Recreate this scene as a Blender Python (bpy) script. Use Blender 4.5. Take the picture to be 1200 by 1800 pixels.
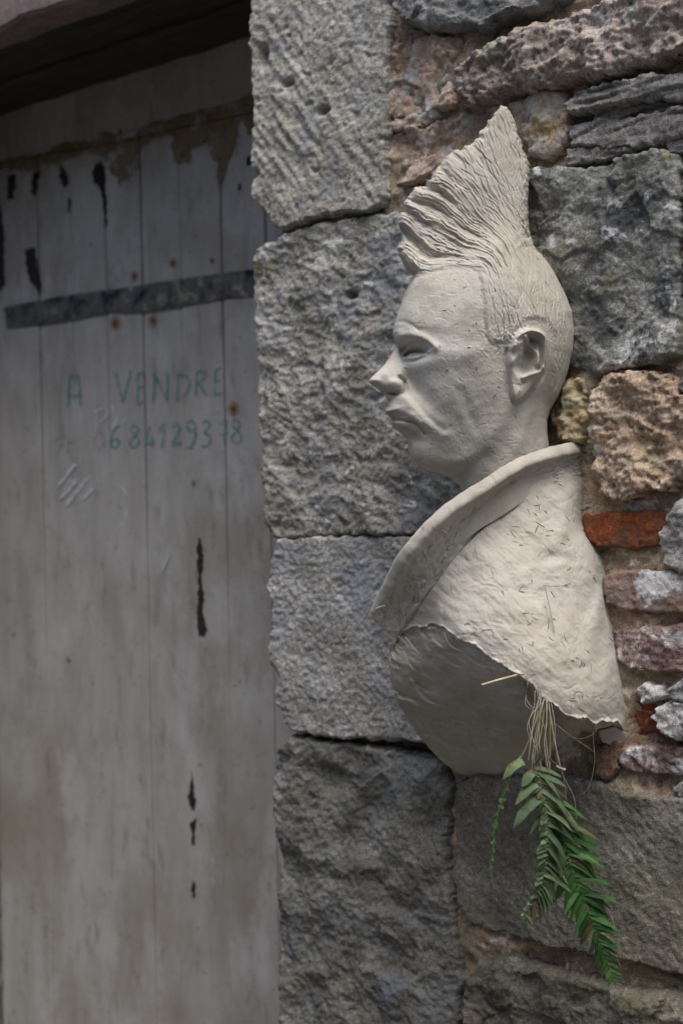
import bpy, math, random
import numpy as np
from mathutils import Vector, Matrix

for o in list(bpy.data.objects):
    bpy.data.objects.remove(o)
SC = bpy.context.scene
COL = SC.collection
R = math.radians
random.seed(4)

# ------------------------------------------------------------------ camera
FPX = 2500.0                       # focal length in pixels of the 1200 x 1800 photograph
ANG = R(40.0)                      # the wall is seen 40 degrees off its normal
EYE = 1.45
DIST = 1.85
ROLL = 0.020
dv = np.array([-math.sin(ANG), math.cos(ANG), 0.0])
r0 = np.array([math.cos(ANG), math.sin(ANG), 0.0])
up0 = np.array([0, 0, 1.0])
rv = r0 * math.cos(ROLL) - up0 * math.sin(ROLL)
uv = up0 * math.cos(ROLL) + r0 * math.sin(ROLL)
CAM = np.array([0, 0, EYE]) - DIST * dv
T0 = 1.62                          # distance of the bust's middle plane
S = T0 / FPX                       # metres per photo pixel on that plane

cam = bpy.data.cameras.new('camera')
cam_o = bpy.data.objects.new('camera', cam)
COL.objects.link(cam_o)
m = Matrix.Identity(4)
for i in range(3):
    m[i][0] = rv[i]; m[i][1] = uv[i]; m[i][2] = -dv[i]; m[i][3] = CAM[i]
cam_o.matrix_world = m
cam.sensor_fit = 'VERTICAL'; cam.sensor_height = 36.0; cam.lens = 50.0
cam.clip_start = 0.05; cam.clip_end = 500
cam.dof.use_dof = True
cam.dof.focus_distance = 1.56
cam.dof.aperture_fstop = 4.4
SC.camera = cam_o

# ------------------------------------------------------------------ light
world = bpy.data.worlds.new('World'); SC.world = world
world.use_nodes = True
wn = world.node_tree.nodes; wl = world.node_tree.links
bg = wn['Background']
sky = wn.new('ShaderNodeTexSky'); sky.sky_type = 'NISHITA'; sky.sun_disc = False
SUN_DIR = Vector(tuple(up0 * 0.86 - dv * 0.33 + r0 * 0.10)).normalized()
sky.sun_elevation = math.asin(SUN_DIR.z)
sky.sun_rotation = math.atan2(SUN_DIR.x, SUN_DIR.y)
sky.air_density = 1.0; sky.dust_density = 4.0; sky.ozone_density = 1.0
wl.new(sky.outputs[0], bg.inputs[0]); bg.inputs[1].default_value = 0.105
sun = bpy.data.lights.new('sun', 'SUN'); sun.energy = 1.5; sun.angle = R(45); sun.color = (1, 0.975, 0.94)
sun_o = bpy.data.objects.new('sun', sun); COL.objects.link(sun_o)
sun_o.rotation_euler = SUN_DIR.to_track_quat('Z', 'Y').to_euler()
sun_o.location = (1, -3, 5)

SC.view_settings.view_transform = 'Standard'; SC.view_settings.look = 'None'
SC.view_settings.exposure = 1.02; SC.view_settings.gamma = 1.0
SC.view_settings.use_curve_mapping = False
SC.render.engine = 'CYCLES'
SC.cycles.use_denoising = True
SC.cycles.max_bounces = 5; SC.cycles.diffuse_bounces = 3; SC.cycles.glossy_bounces = 2
SC.cycles.caustics_reflective = False; SC.cycles.caustics_refractive = False

# ------------------------------------------------------------------ numpy helpers
def perlin(x, y, seed=0):
    x = np.asarray(x, float); y = np.asarray(y, float)
    xi = np.floor(x).astype(np.int64); yi = np.floor(y).astype(np.int64)
    xf = x - xi; yf = y - yi
    def g(ix, iy, fx, fy):
        h = (ix * 374761393 + iy * 668265263 + seed * 1442695041) & 0xFFFFFFFF
        h = ((h ^ (h >> 13)) * 1274126177) & 0xFFFFFFFF
        h = h ^ (h >> 16)
        a = (h & 0xFFFF) / 65536.0 * 2 * math.pi
        return np.cos(a) * fx + np.sin(a) * fy
    u = xf * xf * xf * (xf * (xf * 6 - 15) + 10); v = yf * yf * yf * (yf * (yf * 6 - 15) + 10)
    a = g(xi, yi, xf, yf); b = g(xi + 1, yi, xf - 1, yf)
    c = g(xi, yi + 1, xf, yf - 1); d = g(xi + 1, yi + 1, xf - 1, yf - 1)
    return 1.4 * ((a * (1 - u) + b * u) * (1 - v) + (c * (1 - u) + d * u) * v)

def fbm(x, y, seed=0, octv=4, gain=0.5, lac=2.03):
    s = 0; a = 1.0
    for k in range(octv):
        s = s + a * perlin(x, y, seed + k * 17)
        x = x * lac + 3.1; y = y * lac + 1.7; a *= gain
    return s

def ridged(x, y, seed=0, octv=4, gain=0.5):
    s = 0; a = 1.0
    for k in range(octv):
        s = s + a * (1 - 2 * np.abs(perlin(x, y, seed + k * 17)))
        x = x * 2.07 + 5.3; y = y * 2.07 + 2.9; a *= gain
    return s

def worley(x, y, seed=0):
    xi = np.floor(x).astype(np.int64); yi = np.floor(y).astype(np.int64)
    best = np.full(x.shape, 9.0); ids = np.zeros(x.shape)
    for dx in (-1, 0, 1):
        for dy in (-1, 0, 1):
            cx = xi + dx; cy = yi + dy
            h = (cx * 374761393 + cy * 668265263 + seed * 1442695041) & 0xFFFFFFFF
            h = ((h ^ (h >> 13)) * 1274126177) & 0xFFFFFFFF
            h = h ^ (h >> 16)
            px = cx + (h & 0xFFFF) / 65536.0; py = cy + ((h >> 16) & 0xFFFF) / 65536.0
            dd = np.hypot(x - px, y - py)
            mk = dd < best
            ids = np.where(mk, (h & 0xFFF) / 4096.0, ids); best = np.where(mk, dd, best)
    return best, ids

def seg_dist(x, y, pts):
    pts = np.asarray(pts, float)
    best = np.full(x.shape, 1e18)
    for i in range(len(pts) - 1):
        ax, ay = pts[i]; bx, by = pts[i + 1]
        ex, ey = bx - ax, by - ay
        l2 = ex * ex + ey * ey + 1e-18
        t = np.clip(((x - ax) * ex + (y - ay) * ey) / l2, 0, 1)
        best = np.minimum(best, (x - ax - t * ex) ** 2 + (y - ay - t * ey) ** 2)
    return np.sqrt(best)

def poly_sd(x, y, pts):                       # positive inside
    pts = np.asarray(pts, float)
    d = seg_dist(x, y, np.vstack([pts, pts[:1]]))
    ins = np.zeros(x.shape, bool); n = len(pts)
    for i in range(n):
        ax, ay = pts[i]; bx, by = pts[(i + 1) % n]
        if ay == by: continue
        c = ((ay > y) != (by > y)) & (x < (bx - ax) * (y - ay) / (by - ay) + ax)
        ins ^= c
    return np.where(ins, d, -d)

def smooth_poly(pts, n=2):                    # Chaikin corner cutting, closed
    p = np.asarray(pts, float)
    for _ in range(n):
        q = np.roll(p, -1, 0)
        p = np.stack([p * .75 + q * .25, p * .25 + q * .75], 1).reshape(-1, p.shape[1])
    return p

def spline(pts, n):                           # Catmull-Rom through open points, n samples
    p = np.asarray(pts, float)
    p = np.vstack([2 * p[0] - p[1], p, 2 * p[-1] - p[-2]])
    seg = len(p) - 3
    t = np.linspace(0, seg - 1e-9, n); i = t.astype(int); f = (t - i)[:, None]
    a, b, c, d = p[i], p[i + 1], p[i + 2], p[i + 3]
    return .5 * (2 * b + (c - a) * f + (2 * a - 5 * b + 4 * c - d) * f ** 2 + (3 * b - a - 3 * c + d) * f ** 3)

def rbf(pts, vals):
    P = np.asarray(pts, float) / 100.0; n = len(P); vals = np.asarray(vals, float)
    def phi(r): return np.where(r > 1e-9, r * r * np.log(r + 1e-12), 0)
    D = np.hypot(P[:, None, 0] - P[None, :, 0], P[:, None, 1] - P[None, :, 1])
    A = np.zeros((n + 3, n + 3)); A[:n, :n] = phi(D) + np.eye(n) * 0.02
    A[:n, n] = 1; A[:n, n + 1:] = P; A[n, :n] = 1; A[n + 1:, :n] = P.T
    c = np.linalg.solve(A, np.concatenate([vals, np.zeros(3)]))
    def f(x, y):
        x = x / 100.0; y = y / 100.0
        s = c[n] + c[n + 1] * x + c[n + 2] * y
        for i in range(n):
            s = s + c[i] * phi(np.hypot(x - P[i, 0], y - P[i, 1]))
        return s
    return f

def sstep(a, b, x):
    t = np.clip((x - a) / (b - a), 0, 1)
    return t * t * (3 - 2 * t)

def smax(a, b, k):
    h = np.clip(.5 + .5 * (a - b) / k, 0, 1)
    return b * (1 - h) + a * h + k * h * (1 - h)

def quarter(x):
    x = np.clip(x, 0, 1)
    return np.sqrt(np.maximum(0, 1 - (1 - x) ** 2))

# ------------------------------------------------------------------ projection onto real planes
def ray(px, py):
    px = np.asarray(px, float); py = np.asarray(py, float)
    return dv + rv * ((px - 600) / FPX)[..., None] + uv * ((900 - py) / FPX)[..., None]

def on_plane(px, py, Y):                      # point of the vertical plane y = Y seen at that pixel
    d = ray(px, py); t = (Y - CAM[1]) / d[..., 1]
    return CAM + d * t[..., None]

def XZ(pts, Y=0.0):
    p = np.asarray(pts, float); q = on_plane(p[:, 0], p[:, 1], Y)
    return q[:, [0, 2]]

def bust(u, v, w):                            # bust space (photo pixels at T0, w towards the lens side) to world
    u = np.asarray(u, float); v = np.asarray(v, float); w = np.asarray(w, float)
    return CAM + dv * (T0 - w * S)[..., None] + rv * ((u - 600) * S)[..., None] + uv * ((900 - v) * S)[..., None]

def pre(px, py, w):                           # where a point seen at that pixel lies in bust space
    k = 1 - np.asarray(w, float) * S / T0
    return 600 + (np.asarray(px, float) - 600) * k, 900 + (np.asarray(py, float) - 900) * k

def wall_w(u, v):                             # w of the wall plane
    return (T0 - (-CAM[1] - rv[1] * (u - 600) * S - uv[1] * (900 - v) * S) / dv[1]) / S

# ------------------------------------------------------------------ mesh helpers
def mesh_np(name, V, F, mat, parent=None, smooth=True, centre=True):
    V = np.asarray(V, np.float64); F = np.asarray(F, np.int32)
    c = V.mean(0) if centre else np.zeros(3)
    if parent is not None and centre is True:
        pass
    me = bpy.data.meshes.new(name)
    me.vertices.add(len(V)); me.vertices.foreach_set('co', (V - c).astype(np.float32).ravel())
    k = F.shape[1]
    me.loops.add(F.size); me.loops.foreach_set('vertex_index', F.ravel())
    me.polygons.add(len(F)); me.polygons.foreach_set('loop_start', np.arange(0, F.size, k, dtype=np.int32))
    me.update(calc_edges=True); me.validate()
    me.polygons.foreach_set('use_smooth', np.full(len(me.polygons), smooth))
    me.materials.append(mat)
    o = bpy.data.objects.new(name, me); COL.objects.link(o)
    if parent is not None:
        o.parent = parent
        o.location = Vector(c) - parent_origin(parent)
    else:
        o.location = c
    return o

def parent_origin(p):
    v = Vector((0, 0, 0))
    while p is not None:
        v = v + p.location; p = p.parent
    return v

def empty(name, loc, label, cat, group=None):
    o = bpy.data.objects.new(name, None); COL.objects.link(o); o.location = loc
    o['label'] = label; o['category'] = cat
    o['kind'] = 'thing'
    if group: o['group'] = group
    return o

def grid_faces(mask):                         # mask of verts (ny,nx) -> quads with all four corners in, old->new index
    idx = np.arange(mask.size).reshape(mask.shape)
    q = mask[:-1, :-1] & mask[1:, :-1] & mask[1:, 1:] & mask[:-1, 1:]
    F = np.stack([idx[:-1, :-1][q], idx[:-1, 1:][q], idx[1:, 1:][q], idx[1:, :-1][q]], 1)
    return F

def compact(V, F):
    used = np.unique(F); mp = np.full(len(V), -1, np.int64); mp[used] = np.arange(len(used))
    return V[used], mp[F]

def boundary(F):
    E = np.concatenate([F[:, [0, 1]], F[:, [1, 2]], F[:, [2, 3]], F[:, [3, 0]]])
    k = np.sort(E, 1); code = k[:, 0] * 10000000 + k[:, 1]
    _, inv, cnt = np.unique(code, return_inverse=True, return_counts=True)
    return E[cnt[inv] == 1]

def extrude_back(V, F, fn):                   # fn moves boundary verts
    E = boundary(F); bv = np.unique(E); mp = np.full(len(V), -1, np.int64)
    mp[bv] = np.arange(len(bv)) + len(V)
    V2 = np.vstack([V, fn(V[bv])])
    F2 = np.vstack([F, np.stack([E[:, 1], E[:, 0], mp[E[:, 0]], mp[E[:, 1]]], 1)])
    return V2, F2

def tube(path, rad, n=5):
    P = np.asarray(path, float); m_ = len(P)
    rad = np.broadcast_to(np.asarray(rad, float), (m_,))
    T = np.gradient(P, axis=0); T /= np.linalg.norm(T, axis=1)[:, None] + 1e-12
    a = np.cross(T, [0.31, 0.2, 0.93]); a /= np.linalg.norm(a, axis=1)[:, None] + 1e-12
    b = np.cross(T, a)
    th = np.arange(n) * 2 * math.pi / n
    V = P[:, None, :] + rad[:, None, None] * (np.cos(th)[None, :, None] * a[:, None, :] + np.sin(th)[None, :, None] * b[:, None, :])
    V = V.reshape(-1, 3); F = []
    for i in range(m_ - 1):
        for j in range(n):
            k = (j + 1) % n
            F.append((i * n + j, i * n + k, (i + 1) * n + k, (i + 1) * n + j))
    return V, np.array(F)

def box(x0, x1, y0, y1, z0, z1):
    V = np.array([(x, y, z) for z in (z0, z1) for y in (y0, y1) for x in (x0, x1)], float)
    F = np.array([(0, 1, 3, 2), (4, 6, 7, 5), (0, 4, 5, 1), (2, 3, 7, 6), (0, 2, 6, 4), (1, 5, 7, 3)])
    return V, F

# ------------------------------------------------------------------ materials
class NT:
    def __init__(self, name):
        self.m = bpy.data.materials.new(name); self.m.use_nodes = True
        self.t = self.m.node_tree; self.n = self.t.nodes; self.l = self.t.links
        self.b = self.n['Principled BSDF']; self.b.inputs['Roughness'].default_value = 0.9
        self.b.inputs['Specular IOR Level'].default_value = 0.25
        self.geo = self.n.new('ShaderNodeNewGeometry')
        self.pos = self.geo.outputs['Position']
    def mapped(self, scale=(1, 1, 1), rot=(0, 0, 0), loc=(0, 0, 0)):
        mp = self.n.new('ShaderNodeMapping'); mp.inputs['Scale'].default_value = scale
        mp.inputs['Rotation'].default_value = rot; mp.inputs['Location'].default_value = loc
        self.l.new(self.pos, mp.inputs[0]); return mp.outputs[0]
    def noise(self, scale, detail=6, rough=0.6, vec=None, dist=0.0):
        n = self.n.new('ShaderNodeTexNoise'); n.inputs['Scale'].default_value = scale
        n.inputs['Detail'].default_value = detail; n.inputs['Roughness'].default_value = rough
        n.inputs['Distortion'].default_value = dist
        self.l.new(vec if vec is not None else self.pos, n.inputs['Vector'])
        return n.outputs['Fac']
    def voro(self, scale, vec=None):
        n = self.n.new('ShaderNodeTexVoronoi'); n.inputs['Scale'].default_value = scale
        self.l.new(vec if vec is not None else self.pos, n.inputs['Vector'])
        return n.outputs['Distance']
    def ramp(self, fac, stops):
        r = self.n.new('ShaderNodeValToRGB'); cr = r.color_ramp
        while len(cr.elements) < len(stops): cr.elements.new(0.5)
        for e, (p, c) in zip(cr.elements, stops):
            e.position = p; e.color = (c[0], c[1], c[2], 1) if not np.isscalar(c) else (c, c, c, 1)
        self.l.new(fac, r.inputs[0]); return r.outputs[0]
    def mix(self, fac, a, b, mode='MIX'):
        x = self.n.new('ShaderNodeMix'); x.data_type = 'RGBA'; x.blend_type = mode
        for sock, val in ((x.inputs[0], fac), (x.inputs[6], a), (x.inputs[7], b)):
            if isinstance(val, (int, float)): sock.default_value = val
            elif isinstance(val, tuple): sock.default_value = (*val, 1)
            else: self.l.new(val, sock)
        return x.outputs[2]
    def math(self, op, a, b=0.0):
        x = self.n.new('ShaderNodeMath'); x.operation = op
        for sock, val in ((x.inputs[0], a), (x.inputs[1], b)):
            if isinstance(val, (int, float)): sock.default_value = val
            else: self.l.new(val, sock)
        return x.outputs[0]
    def color(self, c):
        if isinstance(c, tuple): self.b.inputs['Base Color'].default_value = (*c, 1)
        else: self.l.new(c, self.b.inputs['Base Color'])
    def bump(self, h, dist=0.001, strength=1.0):
        x = self.n.new('ShaderNodeBump'); x.inputs['Distance'].default_value = dist
        x.inputs['Strength'].default_value = strength
        self.l.new(h, x.inputs['Height'])
        if self.b.inputs['Normal'].is_linked:
            self.l.new(self.b.inputs['Normal'].links[0].from_socket, x.inputs['Normal'])
        self.l.new(x.outputs[0], self.b.inputs['Normal'])
    def alpha(self, fac):
        tr = self.n.new('ShaderNodeBsdfTransparent'); mx = self.n.new('ShaderNodeMixShader')
        out = self.n['Material Output']
        self.l.new(fac, mx.inputs[0]); self.l.new(tr.outputs[0], mx.inputs[1])
        self.l.new(self.b.outputs[0], mx.inputs[2]); self.l.new(mx.outputs[0], out.inputs[0])

ALB = 1.32
def stone_mat(name, dark, mid, light, patches=(), scale=14.0, bump=0.0010, off=0.0, speck=(0.62, 1.25), gain=1.0):
    def up(q): return tuple(min(0.62, x * ALB * gain) for x in q)
    dark, mid, light = up(dark), up(mid), up(light); patches = [(up(p_[0]),) + tuple(p_[1:]) for p_ in patches]
    t = NT(name); v = t.mapped(loc=(off, off * 1.7, off * 0.6))
    c = t.ramp(t.noise(scale, 5, 0.62, v, 0.3), [(0.30, dark), (0.5, mid), (0.70, light)])
    sp = t.ramp(t.noise(190, 3, 0.75, v), [(0.30, speck[0]), (0.70, speck[1])])
    c = t.mix(1.0, c, sp, 'MULTIPLY')
    c = t.mix(1.0, c, t.ramp(t.noise(480, 2, 0.7, v), [(0.32, 0.62), (0.68, 1.30)]), 'MULTIPLY')
    for k, (col, sc, lo, hi) in enumerate(patches):
        v2 = t.mapped(loc=(off + 3.3 * k + 1, off * 0.3 + 7 * k, 2.1 * k))
        f = t.ramp(t.noise(sc, 5, 0.75, v2, 0.5), [(lo, 0.0), (hi, 1.0)])
        c = t.mix(f, c, col)
    t.color(c)
    t.bump(t.noise(420, 3, 0.8, v), bump * 1.5, 1.0)
    t.bump(t.noise(120, 3, 0.7, v), bump * 2, 0.7)
    return t.m

GREY_L = (0.40, 0.40, 0.385); BLUE = (0.20, 0.225, 0.25); MOSS = (0.085, 0.09, 0.04); DARKL = (0.07, 0.072, 0.07)
M = {}
M['quoin_a'] = stone_mat('tooled_limestone', (0.17, 0.155, 0.125), (0.26, 0.245, 0.205), (0.36, 0.34, 0.30),
                         [(BLUE, 18, 0.52, 0.75), ((0.14, 0.12, 0.08), 24, 0.6, 0.8), (GREY_L, 40, 0.58, 0.72)], off=1, gain=1.15)
M['quoin_b'] = stone_mat('rough_limestone', (0.14, 0.13, 0.105), (0.22, 0.21, 0.18), (0.33, 0.32, 0.29),
                         [((0.145, 0.152, 0.162), 8, 0.48, 0.66), (MOSS, 22, 0.56, 0.70), (GREY_L, 34, 0.57, 0.66)], off=4, gain=1.2)
M['quoin_c'] = stone_mat('fine_limestone', (0.17, 0.16, 0.14), (0.24, 0.235, 0.215), (0.33, 0.325, 0.31),
                         [((0.17, 0.18, 0.20), 9, 0.50, 0.66), (GREY_L, 44, 0.58, 0.70)], off=9, gain=1.18)
M['quoin_d'] = stone_mat('hollowed_limestone', (0.10, 0.095, 0.075), (0.165, 0.16, 0.135), (0.25, 0.245, 0.22),
                         [((0.13, 0.145, 0.165), 10, 0.50, 0.70), ((0.10, 0.085, 0.05), 16, 0.58, 0.75), (GREY_L, 50, 0.64, 0.78)], off=13, gain=.84)
M['pink'] = stone_mat('pink_sandstone', (0.17, 0.115, 0.08), (0.28, 0.20, 0.145), (0.36, 0.30, 0.24),
                      [((0.30, 0.30, 0.285), 16, 0.50, 0.64), ((0.22, 0.10, 0.06), 14, 0.60, 0.74)], off=17, gain=1.3)
M['pinkgrey'] = stone_mat('pitted_pink_stone', (0.14, 0.115, 0.095), (0.25, 0.205, 0.175), (0.35, 0.31, 0.28),
                          [((0.32, 0.31, 0.29), 30, 0.54, 0.66), ((0.10, 0.10, 0.055), 15, 0.56, 0.72)], off=21, gain=1.15)
M['tan'] = stone_mat('tan_sandstone', (0.18, 0.12, 0.06), (0.30, 0.21, 0.12), (0.38, 0.32, 0.23),
                     [((0.33, 0.32, 0.29), 16, 0.48, 0.62), ((0.10, 0.09, 0.04), 20, 0.62, 0.78)], off=25, gain=1.2)
M['darkgrey'] = stone_mat('dark_grey_rock', (0.10, 0.10, 0.10), (0.17, 0.17, 0.165), (0.27, 0.275, 0.27),
                          [((0.36, 0.365, 0.36), 20, 0.56, 0.68), (MOSS, 14, 0.62, 0.75)], off=28)
M['slate'] = stone_mat('layered_slate', (0.10, 0.09, 0.08), (0.17, 0.16, 0.145), (0.29, 0.275, 0.255),
                       [((0.34, 0.335, 0.32), 26, 0.56, 0.68), ((0.19, 0.12, 0.09), 14, 0.56, 0.70)], off=31, gain=1.3)
M['mossgrey'] = stone_mat('mossy_grey_block', (0.10, 0.10, 0.075), (0.17, 0.17, 0.15), (0.27, 0.275, 0.265),
                          [((0.055, 0.058, 0.06), 13, 0.50, 0.60), ((0.10, 0.10, 0.035), 9, 0.53, 0.64), ((0.47, 0.48, 0.47), 19, 0.55, 0.64)], scale=10, off=35, gain=1.2)
M['tufa'] = stone_mat('porous_tufa', (0.22, 0.15, 0.10), (0.36, 0.27, 0.19), (0.46, 0.37, 0.29),
                      [((0.42, 0.38, 0.32), 22, 0.55, 0.68), ((0.26, 0.22, 0.08), 13, 0.60, 0.74)], off=39)
M['tufay'] = stone_mat('yellow_tufa', (0.20, 0.15, 0.07), (0.33, 0.25, 0.13), (0.43, 0.37, 0.25),
                       [((0.40, 0.36, 0.24), 22, 0.52, 0.66)], off=43)
M['brick'] = stone_mat('red_brick', (0.21, 0.060, 0.025), (0.33, 0.095, 0.036), (0.42, 0.15, 0.065),
                       [((0.40, 0.30, 0.23), 45, 0.64, 0.74), ((0.16, 0.085, 0.055), 18, 0.5, 0.66)], off=47, gain=.66)
M['brickworn'] = stone_mat('weathered_brick', (0.14, 0.085, 0.065), (0.21, 0.125, 0.09), (0.29, 0.17, 0.12),
                           [((0.20, 0.17, 0.15), 14, 0.44, 0.60), ((0.50, 0.49, 0.47), 20, 0.56, 0.63)], off=51)
M['brickpurple'] = stone_mat('purple_brick', (0.12, 0.08, 0.07), (0.19, 0.125, 0.11), (0.27, 0.20, 0.18),
                             [((0.53, 0.53, 0.52), 15, 0.54, 0.61)], off=55)
M['brickdirt'] = stone_mat('dirty_brick', (0.16, 0.11, 0.075), (0.25, 0.17, 0.12), (0.34, 0.26, 0.20),
                           [((0.34, 0.11, 0.055), 17, 0.60, 0.68), ((0.40, 0.37, 0.33), 24, .56, .66)], off=58, gain=.9)
M['palemortar'] = stone_mat('pale_mortar_lump', (0.24, 0.235, 0.22), (0.34, 0.335, 0.32), (0.46, 0.455, 0.44),
                            [((0.16, 0.15, 0.12), 24, 0.58, 0.72)], off=61)
M['mortar'] = stone_mat('earth_mortar', (0.14, 0.10, 0.07), (0.23, 0.17, 0.115), (0.31, 0.25, 0.18),
                        [((0.12, 0.11, 0.08), 10, 0.50, 0.66), ((0.30, 0.20, 0.14), 12, 0.60, 0.72), ((0.36, 0.33, 0.28), 34, 0.56, 0.66)], off=65, gain=1.35)
M['olive'] = stone_mat('olive_grey_block', (0.115, 0.105, 0.075), (0.175, 0.16, 0.125), (0.25, 0.235, 0.195),
                       [((0.10, 0.10, 0.08), 10, 0.54, 0.72), ((0.30, 0.29, 0.26), 60, 0.60, 0.74)], off=69, gain=.84)
M['brownrock'] = stone_mat('brown_rubble', (0.085, 0.075, 0.055), (0.14, 0.125, 0.095), (0.22, 0.20, 0.165),
                           [((0.30, 0.30, 0.285), 40, 0.60, 0.72), (MOSS, 10, 0.55, 0.7)], off=73, gain=.8)
M['lintelstone'] = stone_mat('pink_render', (0.13, 0.095, 0.09), (0.18, 0.135, 0.13), (0.23, 0.19, 0.185), off=77)

# ------------------------------------------------------------------ ground
t = NT('paving')
t.color(t.ramp(t.noise(6, 8), [(0.3, (0.075, 0.07, 0.065)), (0.7, (0.13, 0.125, 0.115))])); t.bump(t.noise(60), 0.004)
V = np.array([(-40, -40, 0), (40, -40, 0), (40, 40, 0), (-40, 40, 0)], float)
g = mesh_np('street', V, np.array([(0, 1, 2, 3)]), t.m, smooth=False)
g['kind'] = 'structure'; g['label'] = 'grey paved street at the foot of the wall'

t = NT('grey_render'); t.color(t.ramp(t.noise(3, 8), [(0.3, (0.13, 0.12, 0.105)), (0.7, (0.20, 0.19, 0.17))])); t.bump(t.noise(30), 0.004)
Vb = np.array([(x, y, z) for z in (0.0, 3.9) for y in (-9.0, -4.6) for x in (-14.0, 14.0)]); Fb = np.array([(0, 1, 3, 2), (4, 6, 7, 5), (0, 4, 5, 1), (2, 3, 7, 6), (0, 2, 6, 4), (1, 5, 7, 3)])
fw = mesh_np('sky_block_wall', Vb, Fb, t.m, smooth=False)  # added out of view to cut low sky light, so it falls from above
fw['kind'] = 'structure'; fw['label'] = 'plain unseen wall across the street, added to block low sky light'
# ------------------------------------------------------------------ the stone wall
DOOR_Y = 0.284
wall = empty('stone_wall', (0.2, 0, 0), 'old rubble wall of grey quoins, rough stones and red bricks', 'wall')

def stone(name, px, mat, relief, proud=0.012, edge=0.016, recess=0.024, back=0.07, step=0.0019, jag=0.0036, jscale=45, seed=1, smooth=0, grow=0.0042):
    edge *= 0.42
    P = XZ(px, -proud)
    P = smooth_poly(P, smooth)
    x0, z0 = P.min(0) - 0.008; x1, z1 = P.max(0) + 0.008
    xs = np.arange(x0, x1, step); zs = np.arange(z0, z1, step)
    X, Z = np.meshgrid(xs, zs)
    sd = poly_sd(X, Z, P)
    sd = sd + jag * fbm(X * jscale, Z * jscale, seed, 4, 0.55) + jag * 0.6 * fbm(X * jscale * 4, Z * jscale * 4, seed + 3, 2)
    sd = sd + grow
    e = quarter(sd / edge)
    out = proud * e - recess * (1 - e) + relief(X, Z, sd, seed) * sstep(-0.001, edge * 0.7, sd)
    mask = sd > -0.0005
    Vv = np.stack([X, -out, Z], -1).reshape(-1, 3)
    F = grid_faces(mask)
    if len(F) == 0: return None
    Vv, F = compact(Vv, F)
    def bk(p):
        q = p.copy(); q[:, 1] = back; return q
    Vv, F = extrude_back(Vv, F, bk)
    return mesh_np(name, Vv, F, mat, wall)

def px_blob(X, Z, px, py, rx, ry, ang=0.0):
    c = XZ([(px, py)])[0]; sx = 0.00095; sz = 0.00074
    dx = (X - c[0]) / sx; dz = -(Z - c[1]) / sz
    a = dx * math.cos(ang) + dz * math.sin(ang); b = -dx * math.sin(ang) + dz * math.cos(ang)
    return np.exp(-np.clip((a / rx) ** 2 + (b / ry) ** 2, 0, 40) ** 1.6)

def tool(X, Z, ang, freq, seed, stretch=0.12):
    a = X * math.cos(ang) + Z * math.sin(ang); b = -X * math.sin(ang) + Z * math.cos(ang)
    return perlin(a * freq * stretch, b * freq, seed)

def rel_tooled(X, Z, sd, s):
    h = 0.0028 * fbm(X * 14, Z * 14, s, 3) + 0.0026 * tool(X, Z, R(-52), 100, s + 1, .2) * (0.6 + fbm(X * 9, Z * 9, s + 2, 2))
    h += 0.0013 * fbm(X * 120, Z * 120, s + 5, 4, 0.65)
    pits = np.maximum(0, perlin(X * 75, Z * 75, s + 8) - 0.42); h -= 0.010 * pits
    for (a, b, rx, ry, an, dp) in [(480, 104, 9, 20, 0, .016), (525, 152, 10, 6, 0, .012), (585, 200, 11, 8, 0, .014), (460, 310, 13, 8, 0, .013),
                                   (528, 70, 4, 3, 0, .006), (575, 305, 6, 4, 0, .004), (643, 210, 7, 10, 0, .004), (560, 250, 6, 5, 0, .003), (600, 120, 4, 4, 0, .004)]:
        h -= dp * px_blob(X, Z, a, b, rx, ry, an)
    return h
def rel_rough(X, Z, sd, s):
    h = 0.006 * fbm(X * 9, Z * 9, s, 3)
    rr = ridged(X * 26 + 0.6 * Z * 26, Z * 34, s + 2, 4, 0.55)
    h += 0.0023 * rr + 0.0012 * fbm(X * 150, Z * 150, s + 5, 3, 0.7)
    h -= 0.018 * np.maximum(0, perlin(X * 38, Z * 38, s + 8) - 0.45)
    h -= 0.012 * px_blob(X, Z, 633, 522, 9, 8) + 0.006 * px_blob(X, Z, 520, 470, 26, 30)
    return h
def rel_fine(X, Z, sd, s):
    h = 0.0035 * fbm(X * 10, Z * 10, s, 3) + 0.0014 * ridged(X * 48, Z * 52, s + 2, 4, 0.6)
    h += 0.0010 * fbm(X * 170, Z * 170, s + 5, 3, 0.7)
    h -= 0.014 * px_blob(X, Z, 490, 1190, 16, 24) + 0.008 * px_blob(X, Z, 500, 1250, 12, 12)
    return h
def rel_scallop(X, Z, sd, s):
    w, _ = worley(X * 11 + 0.4 * perlin(X * 20, Z * 20, s), Z * 11 + 0.4 * perlin(X * 20, Z * 20, s + 1), s)
    h = 0.015 * (w - 0.5) + 0.0036 * fbm(X * 22, Z * 22, s, 3) + 0.0018 * ridged(X * 60, Z * 60, s + 2, 3)
    h += 0.0010 * fbm(X * 170, Z * 170, s + 5, 3, 0.7)
    h -= 0.012 * px_blob(X, Z, 590, 1365, 40, 22, 0.3) + 0.010 * px_blob(X, Z, 520, 1520, 34, 36) + 0.009 * px_blob(X, Z, 690, 1680, 45, 28, 0.3)
    return h
def rel_plain(a=0.005, b=0.0025, c=0.001, f=12, f2=45):
    def fn(X, Z, sd, s):
        return a * fbm(X * f, Z * f, s, 3) + b * ridged(X * f2, Z * f2, s + 2, 4, 0.55) + c * fbm(X * 160, Z * 160, s + 5, 3, .7)
    return fn
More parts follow.
